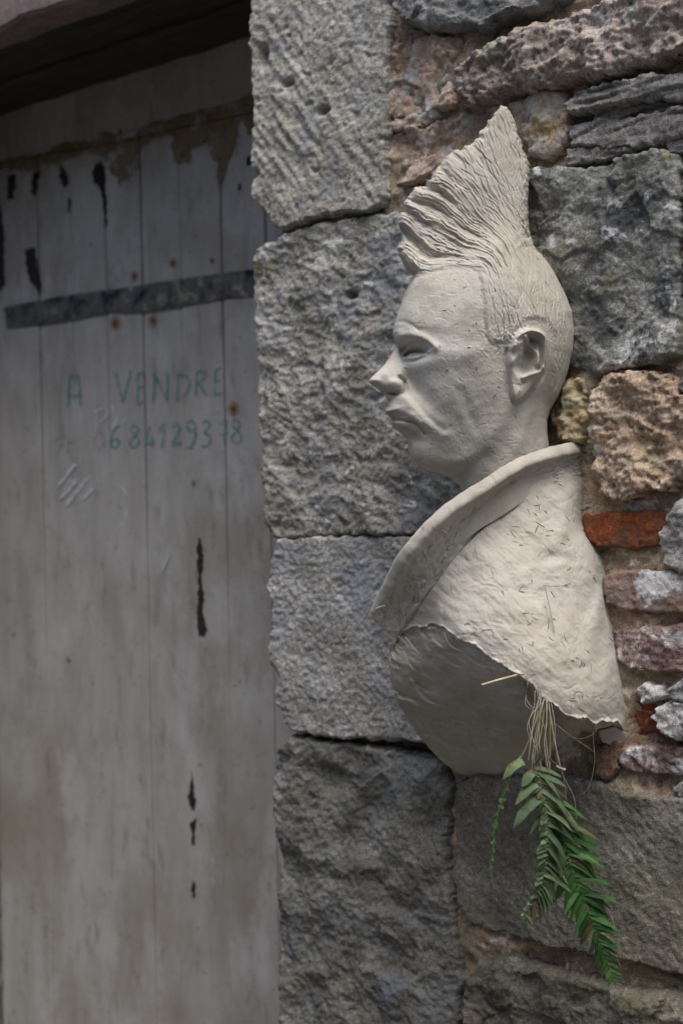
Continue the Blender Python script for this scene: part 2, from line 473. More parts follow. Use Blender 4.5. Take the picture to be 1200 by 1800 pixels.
def rel_facet(a=0.012, f=11):                 # broken planes
    def fn(X, Z, sd, s):
        wx = X + 0.012 * perlin(X * 30, Z * 30, s + 4); wz = Z + 0.012 * perlin(X * 30, Z * 30, s + 5)
        _, k = worley(wx * f, wz * f * 1.4, s); _, k2 = worley(wx * f * 2.3, wz * f * 2.3, s + 9)
        gx = perlin(k * 53.0, k * 31.0, s); 
        h = a * (k - .5) * 0.7 + a * 0.35 * (k2 - .5) + a * 0.6 * fbm(X * 14, Z * 14, s, 3)
        return h + 0.0014 * ridged(X * 70, Z * 70, s + 2, 3) + 0.001 * fbm(X * 180, Z * 180, s + 6, 3, .7)
    return fn
def rel_porous(X, Z, sd, s):
    h = 0.010 * fbm(X * 16, Z * 16, s, 4, .6)
    w, k = worley(X * 95, Z * 95, s); h -= 0.0026 * np.where(k > 0.6, np.maximum(0, 0.5 - w), 0) * 2
    w, k = worley(X * 42, Z * 42, s + 3); h -= 0.009 * np.where(k > 0.88, np.maximum(0, 0.45 - w), 0) * 2
    return h + 0.0022 * ridged(X * 40, Z * 55, s + 2, 4, .65) + 0.0016 * fbm(X * 190, Z * 190, s + 6, 3, .7)
def rel_layer(X, Z, sd, s):
    q = Z - 0.20 * X * 0 + 0.003 * perlin(X * 14, Z * 14, s)
    ph = q * 62 + 1.3 * perlin(X * 7, Z * 22, s + 9) - X * 4; st_ = ph - np.floor(ph)
    return -0.006 * st_ ** 1.5 * np.clip(.5 + 1.2 * fbm(X * 16, Z * 30, s + 12, 2), 0, 1.2) + 0.001 * perlin(X * 14, q * 260, s + 2) + 0.004 * fbm(X * 20, Z * 20, s + 3, 4) + 0.001 * fbm(X * 170, Z * 170, s + 5, 3, .7)
def rel_grain(X, Z, sd, s):
    h = 0.006 * fbm(X * 7, Z * 7, s, 3) + 0.0009 * tool(X, Z, R(-38), 90, s + 1, .2) + 0.0013 * tool(X, Z, R(-44), 210, s + 2, .16) * (.4 + fbm(X * 12, Z * 12, s + 7, 2))
    return h + 0.0010 * fbm(X * 130, Z * 130, s + 5, 4, .65)
def rel_brick(X, Z, sd, s):
    return 0.0022 * fbm(X * 30, Z * 30, s, 3) + 0.0012 * ridged(X * 80, Z * 80, s + 2, 3) + 0.0008 * fbm(X * 200, Z * 200, s + 5, 3, .7)

# quoins along the doorway
stone('stone', [(437, -60), (441, 40), (438, 100), (446, 200), (440, 300), (443, 345), (462, 372), (486, 399), (506, 396), (540, 383), (590, 374), (640, 369), (668, 360), (674, 345),
                (673, 250), (676, 120), (681, 40), (685, -60)], M['quoin_a'], rel_tooled, proud=0.022, edge=0.012, back=0.32, seed=11)
stone('stone', [(447, 462), (452, 436), (480, 424), (515, 407), (560, 392), (600, 386), (650, 379), (700, 376), (800, 374), (880, 372), (880, 935), (780, 938), (700, 939),
                (620, 938), (560, 943), (505, 947), (490, 948), (466, 930), (463, 850), (458, 760), (455, 640), (450, 560)], M['quoin_b'], rel_rough, proud=0.016, edge=0.018, back=0.32, seed=23, recess=.004, grow=.004)
stone('stone', [(490, 952), (478, 985), (472, 1030), (478, 1060), (480, 1100), (474, 1150), (480, 1190), (486, 1230), (498, 1272), (512, 1284), (580, 1293), (650, 1297), (700, 1300), (780, 1306),
                (900, 1310), (900, 946), (800, 946), (700, 945), (600, 944), (540, 948)], M['quoin_c'], rel_fine, proud=0.018, edge=0.012, back=0.32, seed=37, recess=0.0, grow=.004)
stone('stone', [(508, 1296), (484, 1318), (478, 1380), (483, 1480), (490, 1560), (487, 1650), (492, 1740), (490, 1860), (800, 1860), (805, 1720), (800, 1640), (787, 1560),
                (784, 1480), (787, 1390), (776, 1348), (745, 1332), (690, 1320), (620, 1311), (560, 1304)], M['quoin_d'], rel_scallop, proud=0.016, edge=0.018, back=0.32, seed=43)

# rubble at the top right
stone('stone', [(697, -70), (693, 10), (712, 40), (760, 50), (800, 44), (850, 50), (880, 30), (930, 18), (990, -15), (1010, -70)], M['darkgrey'], rel_facet(.016, 12), proud=0.03, edge=0.02, seed=51)
stone('stone', [(690, 70), (700, 52), (740, 50), (770, 54), (750, 68), (715, 82), (695, 84)], M['pink'], rel_plain(.005), proud=0.006, seed=52)
stone('stone', [(682, 92), (720, 74), (770, 62), (806, 64), (812, 78), (796, 105), (786, 130), (800, 172), (800, 188), (760, 192), (700, 208), (681, 200), (679, 140)],
      M['pink'], rel_facet(.014, 14), proud=0.012, edge=0.012, seed=53)
stone('stone', [(794, 150), (800, 112), (830, 88), (880, 66), (905, 45), (960, 33), (1030, 12), (1090, -20), (1280, -80), (1290, 50), (1200, 92), (1130, 112), (1040, 132),
                (960, 148), (900, 158), (850, 176), (815, 184), (800, 172)], M['pinkgrey'], rel_porous, proud=0.034, edge=0.026, seed=55, jag=.005)
stone('stone', [(680, 220), (720, 206), (770, 196), (772, 202), (735, 222), (684, 232)], M['pink'], rel_plain(.004), proud=0.010, edge=.008, seed=56)
stone('stone', [(678, 300), (680, 240), (740, 224), (780, 206), (850, 192), (905, 180), (930, 330), (860, 345), (775, 305), (742, 316), (715, 324), (690, 322), (680, 328)],
      M['pink'], rel_facet(.015, 12), proud=0.010, edge=0.012, seed=57)
stone('stone', [(690, 345), (715, 332), (745, 330), (745, 366), (700, 372), (686, 366)], M['tan'], rel_plain(.006), proud=0.002, edge=.012, seed=58)
stone('stone', [(884, 178), (940, 160), (985, 157), (996, 185), (999, 230), (988, 272), (955, 278), (928, 268), (912, 230)], M['tan'], rel_facet(.014, 14), proud=0.016, edge=0.016, seed=59)
stone('stone', [(1112, 128), (1160, 114), (1290, 90), (1290, 122), (1180, 130)], M['pink'], rel_plain(.004), proud=0.004, edge=.012, seed=60)
stone('stone', [(991, 182), (1010, 164), (1080, 142), (1150, 128), (1200, 134), (1290, 118), (1290, 160), (1180, 172), (1150, 168), (1080, 180), (1040, 190), (1000, 192)],
      M['slate'], rel_layer, proud=0.030, edge=0.010, seed=61)
stone('stone', [(1035, 206), (1050, 194), (1140, 176), (1172, 182), (1165, 194), (1080, 208), (1045, 214)], M['slate'], rel_layer, proud=0.016, edge=0.008, seed=62)
stone('stone', [(1000, 222), (1035, 212), (1100, 208), (1180, 192), (1290, 180), (1290, 225), (1200, 236), (1110, 254), (1060, 256), (1000, 254)], M['slate'], rel_layer, proud=0.022, edge=0.008, seed=63)
stone('stone', [(990, 284), (1000, 266), (1040, 258), (1100, 254), (1104, 266), (1050, 280), (1000, 287)], M['slate'], rel_layer, proud=0.020, edge=0.008, seed=64)
stone('stone', [(1170, 252), (1200, 242), (1290, 230), (1290, 258), (1180, 264)], M['slate'], rel_layer, proud=0.016, edge=0.008, seed=65)
stone('stone', [(905, 310), (940, 296), (990, 292), (1060, 290), (1075, 276), (1130, 264), (1180, 268), (1192, 290), (1188, 430), (1196, 560), (1194, 622), (1150, 636), (1090, 646),
                (1050, 656), (1005, 648), (940, 640), (900, 560)], M['mossgrey'], rel_facet(.013, 9), proud=0.022, edge=0.018, seed=67)
stone('stone', [(1200, 275), (1290, 255), (1290, 440), (1206, 440), (1196, 380)], M['mossgrey'], rel_facet(.012, 12), proud=0.016, edge=0.014, seed=68)
stone('stone', [(1200, 460), (1290, 455), (1290, 640), (1208, 640), (1200, 560)], M['darkgrey'], rel_facet(.012, 12), proud=0.012, edge=0.014, seed=69)
# yellow and pink tufa
stone('stone', [(962, 730), (972, 690), (985, 668), (1018, 664), (1027, 690), (1026, 740), (1020, 776), (985, 776)], M['tufay'], rel_porous, proud=0.016, edge=0.018, seed=71)
stone('stone', [(1034, 686), (1048, 662), (1110, 652), (1165, 660), (1190, 690), (1290, 700), (1290, 810), (1215, 830), (1180, 856), (1140, 862), (1100, 876), (1050, 870), (1036, 830), (1032, 740)],
      M['tufa'], rel_porous, proud=0.024, edge=0.02, seed=72, jag=.005)
stone('stone', [(1190, 672), (1215, 655), (1290, 650), (1290, 690), (1200, 690)], M['darkgrey'], rel_facet(.010, 14), proud=0.018, edge=0.014, seed=73)
stone('stone', [(1026, 895), (1035, 882), (1075, 876), (1120, 880), (1168, 878), (1166, 897), (1100, 900), (1035, 904)], M['palemortar'], rel_plain(.005, .003, .0012, 25, 60), proud=0.004, edge=.012, seed=74)
# bricks
stone('brick', [(1024, 908), (1060, 904), (1120, 903), (1166, 901), (1163, 935), (1156, 958), (1100, 962), (1050, 958), (1030, 945)], M['brick'], rel_brick, proud=0.012, edge=0.008, seed=81, jag=.0016)
stone('brick', [(1062, 970), (1160, 964), (1158, 1000), (1064, 1002)], M['brickdirt'], rel_plain(.004, .002, .001, 25, 60), proud=-0.006, edge=0.010, recess=.026, seed=82)
stone('brick', [(1058, 1015), (1075, 1006), (1120, 1003), (1160, 1006), (1290, 1018), (1290, 1082), (1180, 1078), (1100, 1072), (1066, 1060)], M['brickworn'], rel_brick, proud=0.018, edge=0.014, seed=83, jag=.002)
stone('stone', [(1160, 940), (1175, 905), (1200, 872), (1290, 845), (1290, 1010), (1230, 1012), (1180, 1004), (1160, 985)], M['palemortar'], rel_plain(.008, .003, .001, 18, 50), proud=0.020, edge=.014, seed=84)
stone('brick', [(1078, 1110), (1120, 1106), (1180, 1100), (1290, 1095), (1290, 1188), (1180, 1180), (1110, 1174), (1090, 1160)], M['brickpurple'], rel_plain(.004, .002, .001, 22, 60), proud=0.014, edge=0.010, seed=85, jag=.002)
stone('brick', [(1100, 1212), (1140, 1204), (1200, 1206), (1200, 1290), (1115, 1292), (1104, 1250)], M['brickdirt'], rel_brick, proud=-0.002, edge=0.008, seed=86)
stone('brick', [(1116, 1232), (1136, 1226), (1160, 1232), (1158, 1284), (1124, 1286)], M['brick'], rel_brick, proud=0.004, edge=0.006, seed=87)
stone('stone', [(1116, 1216), (1132, 1208), (1155, 1212), (1162, 1226), (1145, 1232), (1128, 1228)], M['palemortar'], rel_plain(.004, .003, .001, 30, 60), proud=0.018, edge=.010, seed=88)
stone('stone', [(1172, 1210), (1190, 1196), (1290, 1180), (1290, 1225), (1200, 1236), (1176, 1226)], M['darkgrey'], rel_facet(.010, 16), proud=0.022, edge=.014, seed=89)
stone('stone', [(1138, 1262), (1152, 1244), (1180, 1236), (1290, 1240), (1290, 1300), (1190, 1302), (1158, 1290)], M['palemortar'], rel_facet(.010, 14), proud=0.026, edge=.014, seed=90)
stone('brick', [(1088, 1330), (1100, 1316), (1150, 1310), (1290, 1316), (1290, 1362), (1180, 1360), (1110, 1356), (1092, 1346)], M['brickpurple'], rel_plain(.004, .002, .001, 22, 60), proud=0.016, edge=0.012, seed=91, jag=.002)
stone('brick', [(1094, 1372), (1140, 1368), (1172, 1376), (1166, 1392), (1130, 1392), (1094, 1388)], M['brickdirt'], rel_brick, proud=0.006, edge=0.006, seed=92)
stone('stone', [(1178, 1384), (1200, 1376), (1290, 1378), (1290, 1402), (1190, 1400)], M['palemortar'], rel_facet(.008, 18), proud=0.016, edge=.010, seed=93)
stone('brick', [(1046, 1312), (1082, 1304), (1086, 1350), (1066, 1366), (1048, 1362)], M['brickdirt'], rel_brick, proud=0.016, edge=0.008, seed=94)
stone('brick', [(1000, 1318), (1040, 1312), (1040, 1360), (1004, 1362)], M['brickworn'], rel_brick, proud=-0.004, edge=0.008, seed=95)
# big blocks at the bottom right
stone('stone', [(797, 1420), (802, 1376), (830, 1366), (900, 1368), (1000, 1372), (1050, 1378), (1100, 1398), (1180, 1404), (1290, 1412), (1290, 1745), (1190, 1712), (1100, 1690), (1000, 1672),
                (900, 1648), (850, 1636), (815, 1618), (800, 1590), (794, 1500)], M['olive'], rel_grain, proud=0.020, edge=0.016, seed=101)
stone('stone', [(828, 1652), (880, 1662), (930, 1676), (905, 1690), (860, 1678), (836, 1668)], M['brownrock'], rel_plain(.006), proud=0.0, edge=.012, seed=102)
stone('stone', [(1080, 1702), (1130, 1708), (1180, 1724), (1150, 1738), (1100, 1728)], M['mortar'], rel_plain(.006), proud=0.0, edge=.010, seed=103)
stone('stone', [(812, 1780), (815, 1722), (835, 1692), (880, 1688), (940, 1704), (1000, 1716), (1080, 1740), (1180, 1754), (1290, 1780), (1290, 1870), (808, 1870)], M['brownrock'], rel_facet(.016, 11), proud=0.026, edge=0.02, seed=104)

# mortar bed behind the stones
def mortar_bed():
    c = XZ([(500, 900)])[0]
    xs = np.arange(c[0] + 0.01, 1.1, 0.0035); zs = np.arange(EYE - 0.8, EYE + 0.75, 0.0035)
    X, Z = np.meshgrid(xs, zs)
    out = 0.002 + 0.009 * fbm(X * 12, Z * 12, 201, 4) + 0.003 * ridged(X * 45, Z * 45, 205, 4, .6) + .0012 * fbm(X * 150, Z * 150, 206, 2)
    bz = XZ([(1100, 1140)])[0]; qx = XZ([(800, 1600)])[0][0]
    out = out - 0.016 * sstep(qx + .004, qx - .02, X) * (Z < XZ([(700, 400)])[0][1])
    out = out + 0.003 * np.exp(-((X - bz[0]) / .16) ** 4 - ((Z - bz[1]) / .19) ** 4)
    Vv = np.stack([X, -out, Z], -1).reshape(-1, 3)
    F = grid_faces(np.ones(X.shape, bool))
    def bk(p):
        q = p.copy(); q[:, 1] = 0.30; return q
    Vv, F = extrude_back(Vv, F, bk)
    return mesh_np('mortar', Vv, F, M['mortar'], wall)
mortar_bed()
# the wall goes on plainly beyond the picture
xq = XZ([(470, 900)])[0][0]
V, F = box(xq + 0.03, 1.1, 0.03, 0.32, 0.0, EYE - 0.79); mesh_np('masonry', V, F, M['olive'], wall, smooth=False)
V, F = box(xq + 0.03, 1.1, 0.03, 0.32, EYE + 0.74, 3.6); mesh_np('masonry', V, F, M['pink'], wall, smooth=False)
V, F = box(1.10, 3.2, 0.0, 0.32, 0.0, 3.6); mesh_np('masonry', V, F, M['mortar'], wall, smooth=False)

# lintel above the doorway
soff = on_plane(np.array(0.0), np.array(50.0), -0.01)[2]
def lump_box(name, x0, x1, y0, y1, z0, z1, mat, amp, step=0.012, seed=5):
    # box with an uneven lower front edge
    xs = np.arange(x0, x1, step); n = len(xs)
    zz = z0 + amp * fbm(xs * 9, xs * 0 + 1.3, seed, 4); zb = z0 + amp * 0.6 * fbm(xs * 7, xs * 0 + 4.3, seed + 1, 4)
    yy = y0 + amp * 0.5 * fbm(xs * 11, xs * 0 + 7.7, seed + 2, 4)
    ring = np.stack([np.stack([xs, yy, zz + (z1 - z0)], 1) * 1.0, np.stack([xs, yy, zz + 0.006], 1), np.stack([xs, yy + 0.006, zz], 1),
                     np.stack([xs, np.full(n, y1), zb], 1), np.stack([xs, np.full(n, y1), np.full(n, z1)], 1)], 1)
    ring[:, 0, 2] = z1
    Vv = ring.reshape(-1, 3); F = []
    for i in range(n - 1):
        for j in range(5):
            k = (j + 1) % 5
            F.append((i * 5 + j, i * 5 + k, (i + 1) * 5 + k, (i + 1) * 5 + j))
    return mesh_np(name, Vv, np.array(F), mat, wall, smooth=False)
tw = NT('dark_old_wood'); vv = tw.mapped(scale=(2.2, 26, 26))
tw.color(tw.ramp(tw.noise(3, 8, .7, vv), [(0.3, (0.030, 0.027, 0.024)), (0.7, (0.085, 0.075, 0.066))])); tw.bump(tw.noise(6, 6, .7, vv), 0.006)
xl = XZ([(437, 0)])[0][0]
lump_box('lintel', -2.6, xl - 0.002, -0.012, 0.055, soff, soff + 0.5, M['lintelstone'], 0.007)
lump_box('lintel', -2.6, xl - 0.004, 0.062, 0.165, soff + 0.004, soff + 0.3, tw.m, 0.005, seed=9)
lump_box('lintel', -2.6, xl - 0.004, 0.172, 0.34, soff - 0.006, soff + 0.3, tw.m, 0.006, seed=14)
# far jamb at the left of the doorway
jx = XZ([(3, 1500)], DOOR_Y)[0][0]
for k, (za, zb) in enumerate([(0.0, 0.40), (0.408, 0.86), (0.868, 1.27), (1.278, 1.75), (1.758, soff - 0.01)]):
    ys = np.arange(-0.02, 0.33, 0.006); zs = np.arange(za, zb, 0.006)
    Y, Z = np.meshgrid(ys, zs)
    ed = np.minimum(np.minimum(Z - za, zb - Z), Y + 0.02)
    X = jx - 0.012 * (1 - quarter(ed / 0.018)) + 0.004 * fbm(Y * 25, Z * 25, 301 + k, 4) - 0.004
    Vv = np.stack([X, Y, Z], -1).reshape(-1, 3); F = grid_faces(np.ones(X.shape, bool))
    def bk(p):
        q = p.copy(); q[:, 0] = jx - 0.4; return q
    Vv, F = extrude_back(Vv, F, bk)
    mesh_np('stone', Vv, F, M['quoin_d'], wall)

# ------------------------------------------------------------------ the door
DP = DOOR_Y
door = empty('door', (float(XZ([(230, 900)], DP)[0][0]), DP, 0), 'weathered pale grey plank door with faded green handwriting', 'door')
t = NT('worn_grey_paint'); vs = t.mapped(scale=(1, 1, 0.3))
c = t.ramp(t.noise(11, 6, .68, vs, .3), [(0.28, (0.27, 0.255, 0.228)), (0.5, (0.375, 0.360, 0.332)), (0.72, (0.465, 0.455, 0.435))])
c = t.mix(t.ramp(t.noise(4.5, 6, .6), [(0.46, 0.0), (0.66, 0.6)]), c, (0.25, 0.215, 0.165))
c = t.mix(t.ramp(t.noise(9, 8, .7, t.mapped(loc=(4, 2, 9), scale=(1, 1, .5))), [(0.54, 0.0), (0.66, 0.6)]), c, (0.48, 0.475, 0.465))
c = t.mix(t.ramp(t.noise(70, 6, .75), [(0.60, 0.0), (0.68, 0.8)]), c, (0.12, 0.105, 0.085))
c = t.mix(t.ramp(t.noise(28, 6, .75, t.mapped(loc=(2, 8, 1), scale=(1, 1, .35))), [(0.56, 0.0), (0.64, 0.5)]), c, (0.19, 0.165, 0.13))
c = t.mix(t.ramp(t.noise(60, 4, .6, t.mapped(scale=(1, 1, .05))), [(0.60, 0.0), (0.75, 0.28)]), c, (0.15, 0.135, 0.12))
t.color(c); t.b.inputs['Roughness'].default_value = 0.75
t.bump(t.noise(40, 5, .7, t.mapped(scale=(1, 1, .1))), 0.0015); t.bump(t.noise(200, 4, .7), 0.0006)
paint = t.m
t = NT('bare_dark_wood'); c = t.ramp(t.noise(30, 6, .7, t.mapped(scale=(1, 1, .1))), [(0.3, (0.016, 0.012, 0.010)), (0.7, (0.042, 0.030, 0.026))]); t.color(c); bare = t.m
t = NT('tan_undercoat'); c = t.ramp(t.noise(22, 5, .7), [(0.3, (0.15, 0.10, 0.05)), (0.55, (0.21, 0.155, 0.085)), (0.75, (0.26, 0.21, 0.14))]); t.color(c); t.alpha(t.ramp(t.noise(34, 5, .7), [(0.40, 0.0), (0.50, 0.9)])); tan = t.m
t = NT('gap_dark'); t.color((0.02, 0.017, 0.014)); gap = t.m

edges_px = [-130, -66, 2, 66, 124, 185, 247, 316, 388, 465, 548, 640]
gapw = [2.4, 2.4, 3.0, 2.8, 1.6, 4.0, 2.6, 2.0, 4.4, 2.2, 2.0, 2.0]
ex = [XZ([(e, 400)], DP)[0][0] for e in edges_px]
def railz(x):                                 # lower edge of the top rail
    a = XZ([(100, 265)], DP)[0]; b = XZ([(400, 188)], DP)[0]
    return a[1] + (b[1] - a[1]) * (x - a[0]) / (b[0] - a[0])
ZR = XZ([(250, 236)], DP)[0][1]
for i in range(len(ex) - 1):
    x0, x1 = ex[i], ex[i + 1]
    zs = np.linspace(0.02, ZR + 0.01, 26)
    V = []; F = []
    fill = np.clip((zs - 1.1) / 0.55, 0.05, 1.0)
    rng = 0.0006 * fbm(zs * 6, zs * 0 + i * 3.7, 310 + i, 2)
    dy = 0.0014 * math.sin(i * 2.3)
    for k, z in enumerate(zs):
        a = x0 + gapw[i] * 0.0005 * fill[k] + rng[k]; b = x1 - gapw[i + 1] * 0.0005 * fill[k] + rng[k]
        be = 0.0010 + 0.0016 * fill[k]
        V += [(a, DP + 0.022, z), (a, DP + dy + be, z), (a + be, DP + dy, z), (b - be, DP + dy, z), (b, DP + dy + be, z), (b, DP + 0.022, z)]
    for k in range(len(zs) - 1):
        for j in range(5):
            F.append((k * 6 + j, k * 6 + j + 1, (k + 1) * 6 + j + 1, (k + 1) * 6 + j))
    mesh_np('plank', np.array(V), np.array(F), paint, door, smooth=False)
V, F = box(ex[0], ex[-1], DP + 0.024, DP + 0.05, 0.02, soff + 0.05); mesh_np('backing', V, F, gap, door, smooth=False)
V, F = box(ex[0], ex[-1], DP - 0.004, DP + 0.022, ZR + 0.0115, soff + 0.02); mesh_np('top_rail', V, F, paint, door, smooth=False)

def patch(name, px, mat, lift=0.0018, jag=2.0, seed=1, smooth=1, thick=0.0008, Y=DP, n=1):
    P = smooth_poly(np.array(px, float), smooth) if smooth else np.array(px, float)
    Q = []                                    # ragged outline
    for i in range(len(P)):
        a, b = P[i], P[(i + 1) % len(P)]; k = max(1, int(np.hypot(*(b - a)) / 4))
        for j in range(k): Q.append(a + (b - a) * j / k)
    Q = np.array(Q)
    Q = Q + jag * np.stack([fbm(Q[:, 0] / 9, Q[:, 1] / 9, seed, 3), fbm(Q[:, 0] / 9, Q[:, 1] / 9, seed + 7, 3)], 1)
    w3 = on_plane(Q[:, 0], Q[:, 1], Y - lift)
    me = bpy.data.meshes.new(name); n_ = len(w3)
    back = w3.copy(); back[:, 1] += thick
    c = w3.mean(0)
    me.from_pydata([tuple(v - c) for v in np.vstack([w3, back])], [], [tuple(range(n_))] + [(i, (i + 1) % n_, n_ + (i + 1) % n_, n_ + i) for i in range(n_)])
    me.materials.append(mat)
    o = bpy.data.objects.new(name, me); COL.objects.link(o); o.parent = door; o.location = Vector(c) - parent_origin(door)
    return o
# bare wood where the paint has come off
for k, px in enumerate([
        [(350, 945), (355, 960), (357, 990), (353, 1010), (358, 1050), (356, 1075), (363, 1108), (360, 1118), (348, 1116), (345, 1090), (347, 1050), (348, 1020), (346, 985), (347, 955)],
        [(337, 1352), (339, 1385), (344, 1408), (340, 1424), (333, 1416), (331, 1400), (335, 1380)], [(345, 1436), (342, 1460), (341, 1486), (337, 1484), (337, 1460), (334, 1448)],
        [(340, 1548), (343, 1560), (342, 1578), (338, 1576), (337, 1560)],
        [(168, 290), (176, 282), (183, 300), (185, 330), (188, 360), (187, 400), (184, 400), (181, 350), (172, 325), (165, 322), (162, 302)],
        [(43, 438), (62, 434), (66, 470), (72, 500), (70, 520), (64, 506), (52, 494), (46, 462)],
        [(14, 308), (28, 306), (28, 330), (22, 350), (14, 352), (12, 330)], [(58, 302), (68, 302), (66, 326), (60, 346), (55, 336)],
        [(106, 292), (112, 300), (120, 318), (114, 332), (108, 322), (105, 310)], [(119, 350), (123, 348), (123, 370), (120, 372)],
        [(-14, 360), (2, 362), (7, 400), (9, 500), (3, 512), (-14, 514)], [(419, 324), (423, 324), (423, 336), (418, 336)], [(434, 276), (440, 276), (440, 290), (433, 290)]]):
    patch('bare_patch', px, bare, jag=3.2, smooth=0, seed=400 + k, lift=0.0022)
# tan undercoat below the top rail
for k, px in enumerate([
        [(-10, 300), (-10, 292), (20, 276), (60, 276), (90, 260), (120, 248), (160, 250), (176, 246), (176, 232), (190, 232), (205, 236), (214, 228), (214, 244), (230, 246), (262, 216), (300, 210),
         (330, 196), (350, 190), (362, 198), (384, 194), (410, 186), (424, 172), (450, 160), (450, 240), (436, 238), (430, 214), (410, 216), (412, 250), (404, 276), (396, 282), (390, 330), (384, 328),
         (378, 290), (366, 276), (364, 244), (352, 258), (330, 264), (318, 268), (322, 286), (306, 284), (300, 236), (270, 244), (252, 254), (244, 262), (244, 290), (238, 316), (226, 332), (216, 338),
         (206, 318), (192, 302), (186, 276), (160, 270), (124, 278), (90, 290), (70, 306), (60, 300), (30, 300)],
        [(320, 268), (332, 262), (336, 280), (326, 288)]]):
    patch('undercoat_patch', px, tan, jag=5.0, smooth=0, seed=430 + k, lift=0.0046 if k == 0 else 0.0022, thick=0.0004)
# ledge line of the rail
LN = spline([(-20, 288), (100, 268), (180, 256), (262, 238), (330, 222), (410, 205), (460, 194)], 40)
P3 = on_plane(LN[:, 0], LN[:, 1], DP - 0.0046); V, F = tube(P3, 0.0011, 4); mesh_np('rail_crack', V, F, bare, door)
# painted strap
t = NT('strap_paint'); c = t.ramp(t.noise(38, 4, .6), [(0.36, (0.018, 0.020, 0.026)), (0.44, (0.055, 0.062, 0.078)), (0.5, (0.13, 0.125, 0.115)), (0.55, (0.075, 0.082, 0.062)), (0.62, (0.26, 0.24, 0.20))])
c = t.mix(t.ramp(t.noise(14, 5, .6, t.mapped(loc=(3, 3, 3))), [(0.45, 0), (0.6, .5)]), c, (0.14, 0.13, 0.115)); t.color(c); strapm = t.m
patch('strap', [(8, 540), (100, 522), (200, 508), (330, 489), (400, 479), (460, 472), (540, 462), (540, 502), (460, 518), (400, 524), (330, 536), (222, 552), (200, 548), (100, 566), (12, 578)], strapm, lift=0.004, jag=1.6, seed=450, smooth=0, thick=.003)
# rust round nails
t = NT('rust_stain'); tc = t.n.new('ShaderNodeTexCoord'); ln = t.n.new('ShaderNodeVectorMath'); ln.operation = 'LENGTH'; t.l.new(tc.outputs['Object'], ln.inputs[0])
rr = t.math('ADD', ln.outputs['Value'], t.math('MULTIPLY', t.noise(110, 4, .7), 0.012))
t.color(t.ramp(t.math('MULTIPLY', rr, 50.0), [(0.25, (0.05, 0.022, 0.008)), (0.42, (0.24, 0.10, 0.02)), (0.9, (0.30, 0.19, 0.07))]))
t.alpha(t.ramp(t.math('MULTIPLY', rr, 50.0), [(0.30, 0.95), (0.55, 0.7), (1.0, 0.0)])); rust = t.m
t = NT('nail_iron'); t.color((0.06, 0.03, 0.015)); iron = t.m
for (x, y, s_) in [(203, 568, 1.25), (268, 563, 1.0), (236, 486, .9), (303, 462, .8), (410, 718, 1.15), (340, 849, .5), (372, 458, .5), (24, 1116, .4), (120, 1160, .45)]:
    c = on_plane(np.array(float(x)), np.array(float(y)), DP - 0.0026)
    n_ = 20; th = np.arange(n_) * 2 * math.pi / n_
    me = bpy.data.meshes.new('rust_stain'); rad = 0.017
    me.from_pydata([(rad * math.cos(a), 0, rad * math.sin(a) * 1.3) for a in th], [], [tuple(range(n_))]); me.materials.append(rust)
    o = bpy.data.objects.new('rust_stain', me); COL.objects.link(o); o.parent = door; o.location = Vector(c) - parent_origin(door); o.scale = (s_, 1, s_)
    V, F = tube(np.array([c + [0, 0.004, 0], c + [0, -0.0005, 0], c + [0, -0.0012, 0]]), [0.0026 * s_, 0.0026 * s_, 0.0008], 8); mesh_np('nail', V, F, iron, door)

# hand painted writing
t = NT('faded_green_paint'); t.color(t.ramp(t.noise(60, 4), [(0.3, (0.06, 0.25, 0.18)), (0.7, (0.12, 0.36, 0.28))]))
t.alpha(t.ramp(t.noise(95, 5, .7), [(0.38, 0.15), (0.60, 0.82)])); green = t.m
t = NT('fainter_green_paint'); t.color((0.08, 0.20, 0.155)); t.alpha(t.ramp(t.noise(95, 5, .7), [(0.44, 0.0), (0.66, 0.45)])); faint = t.m
t = NT('chalk_scratch'); t.color((0.60, 0.61, 0.64)); t.alpha(t.ramp(t.noise(80, 5, .7), [(0.34, 0.25), (0.55, 0.95)])); chalk = t.m
def strokes(name, lines, mat, width=5.0, lift=0.0016, taper=False):
    Vs = []; Fs = []; n0 = 0
    for L in lines:
        p = spline(L, max(6, 5 * len(L))) if len(L) > 2 else np.linspace(L[0], L[1], 6).astype(float)
        tg = np.gradient(p, axis=0); tg /= np.linalg.norm(tg, axis=1)[:, None] + 1e-9
        nn = np.stack([-tg[:, 1], tg[:, 0]], 1)
        wd = width / 2 * (1 + 0.3 * fbm(p[:, 0] / 7, p[:, 1] / 7, 77, 2))
        A = p + nn * wd[:, None]; B = p - nn * wd[:, None]
        q = np.empty((2 * len(p), 2)); q[0::2] = A; q[1::2] = B
        Vs.append(on_plane(q[:, 0], q[:, 1], DP - lift))
        for i in range(len(p) - 1): Fs.append((n0 + 2 * i, n0 + 2 * i + 1, n0 + 2 * i + 3, n0 + 2 * i + 2))
        n0 += len(q); lift += 0.00012
    return mesh_np(name, np.vstack(Vs), np.array(Fs), mat, door)
def z2(pts): return [(80 + x / 3.158, 620 + y / 3.157) for x, y in pts]
W = 4.6
strokes('letter', [z2([(125, 300), (128, 220), (135, 130)]), z2([(130, 128), (180, 124)]), z2([(182, 126), (190, 210), (198, 300)]), z2([(125, 240), (195, 232)])], green, W)
strokes('letter', [z2([(392, 112), (410, 190), (432, 280)]), z2([(474, 100), (455, 190), (432, 280)])], green, W)
strokes('letter', [z2([(515, 115), (515, 200), (512, 290)]), z2([(512, 118), (552, 112)]), z2([(512, 198), (546, 190)]), z2([(512, 288), (550, 270)])], green, W)
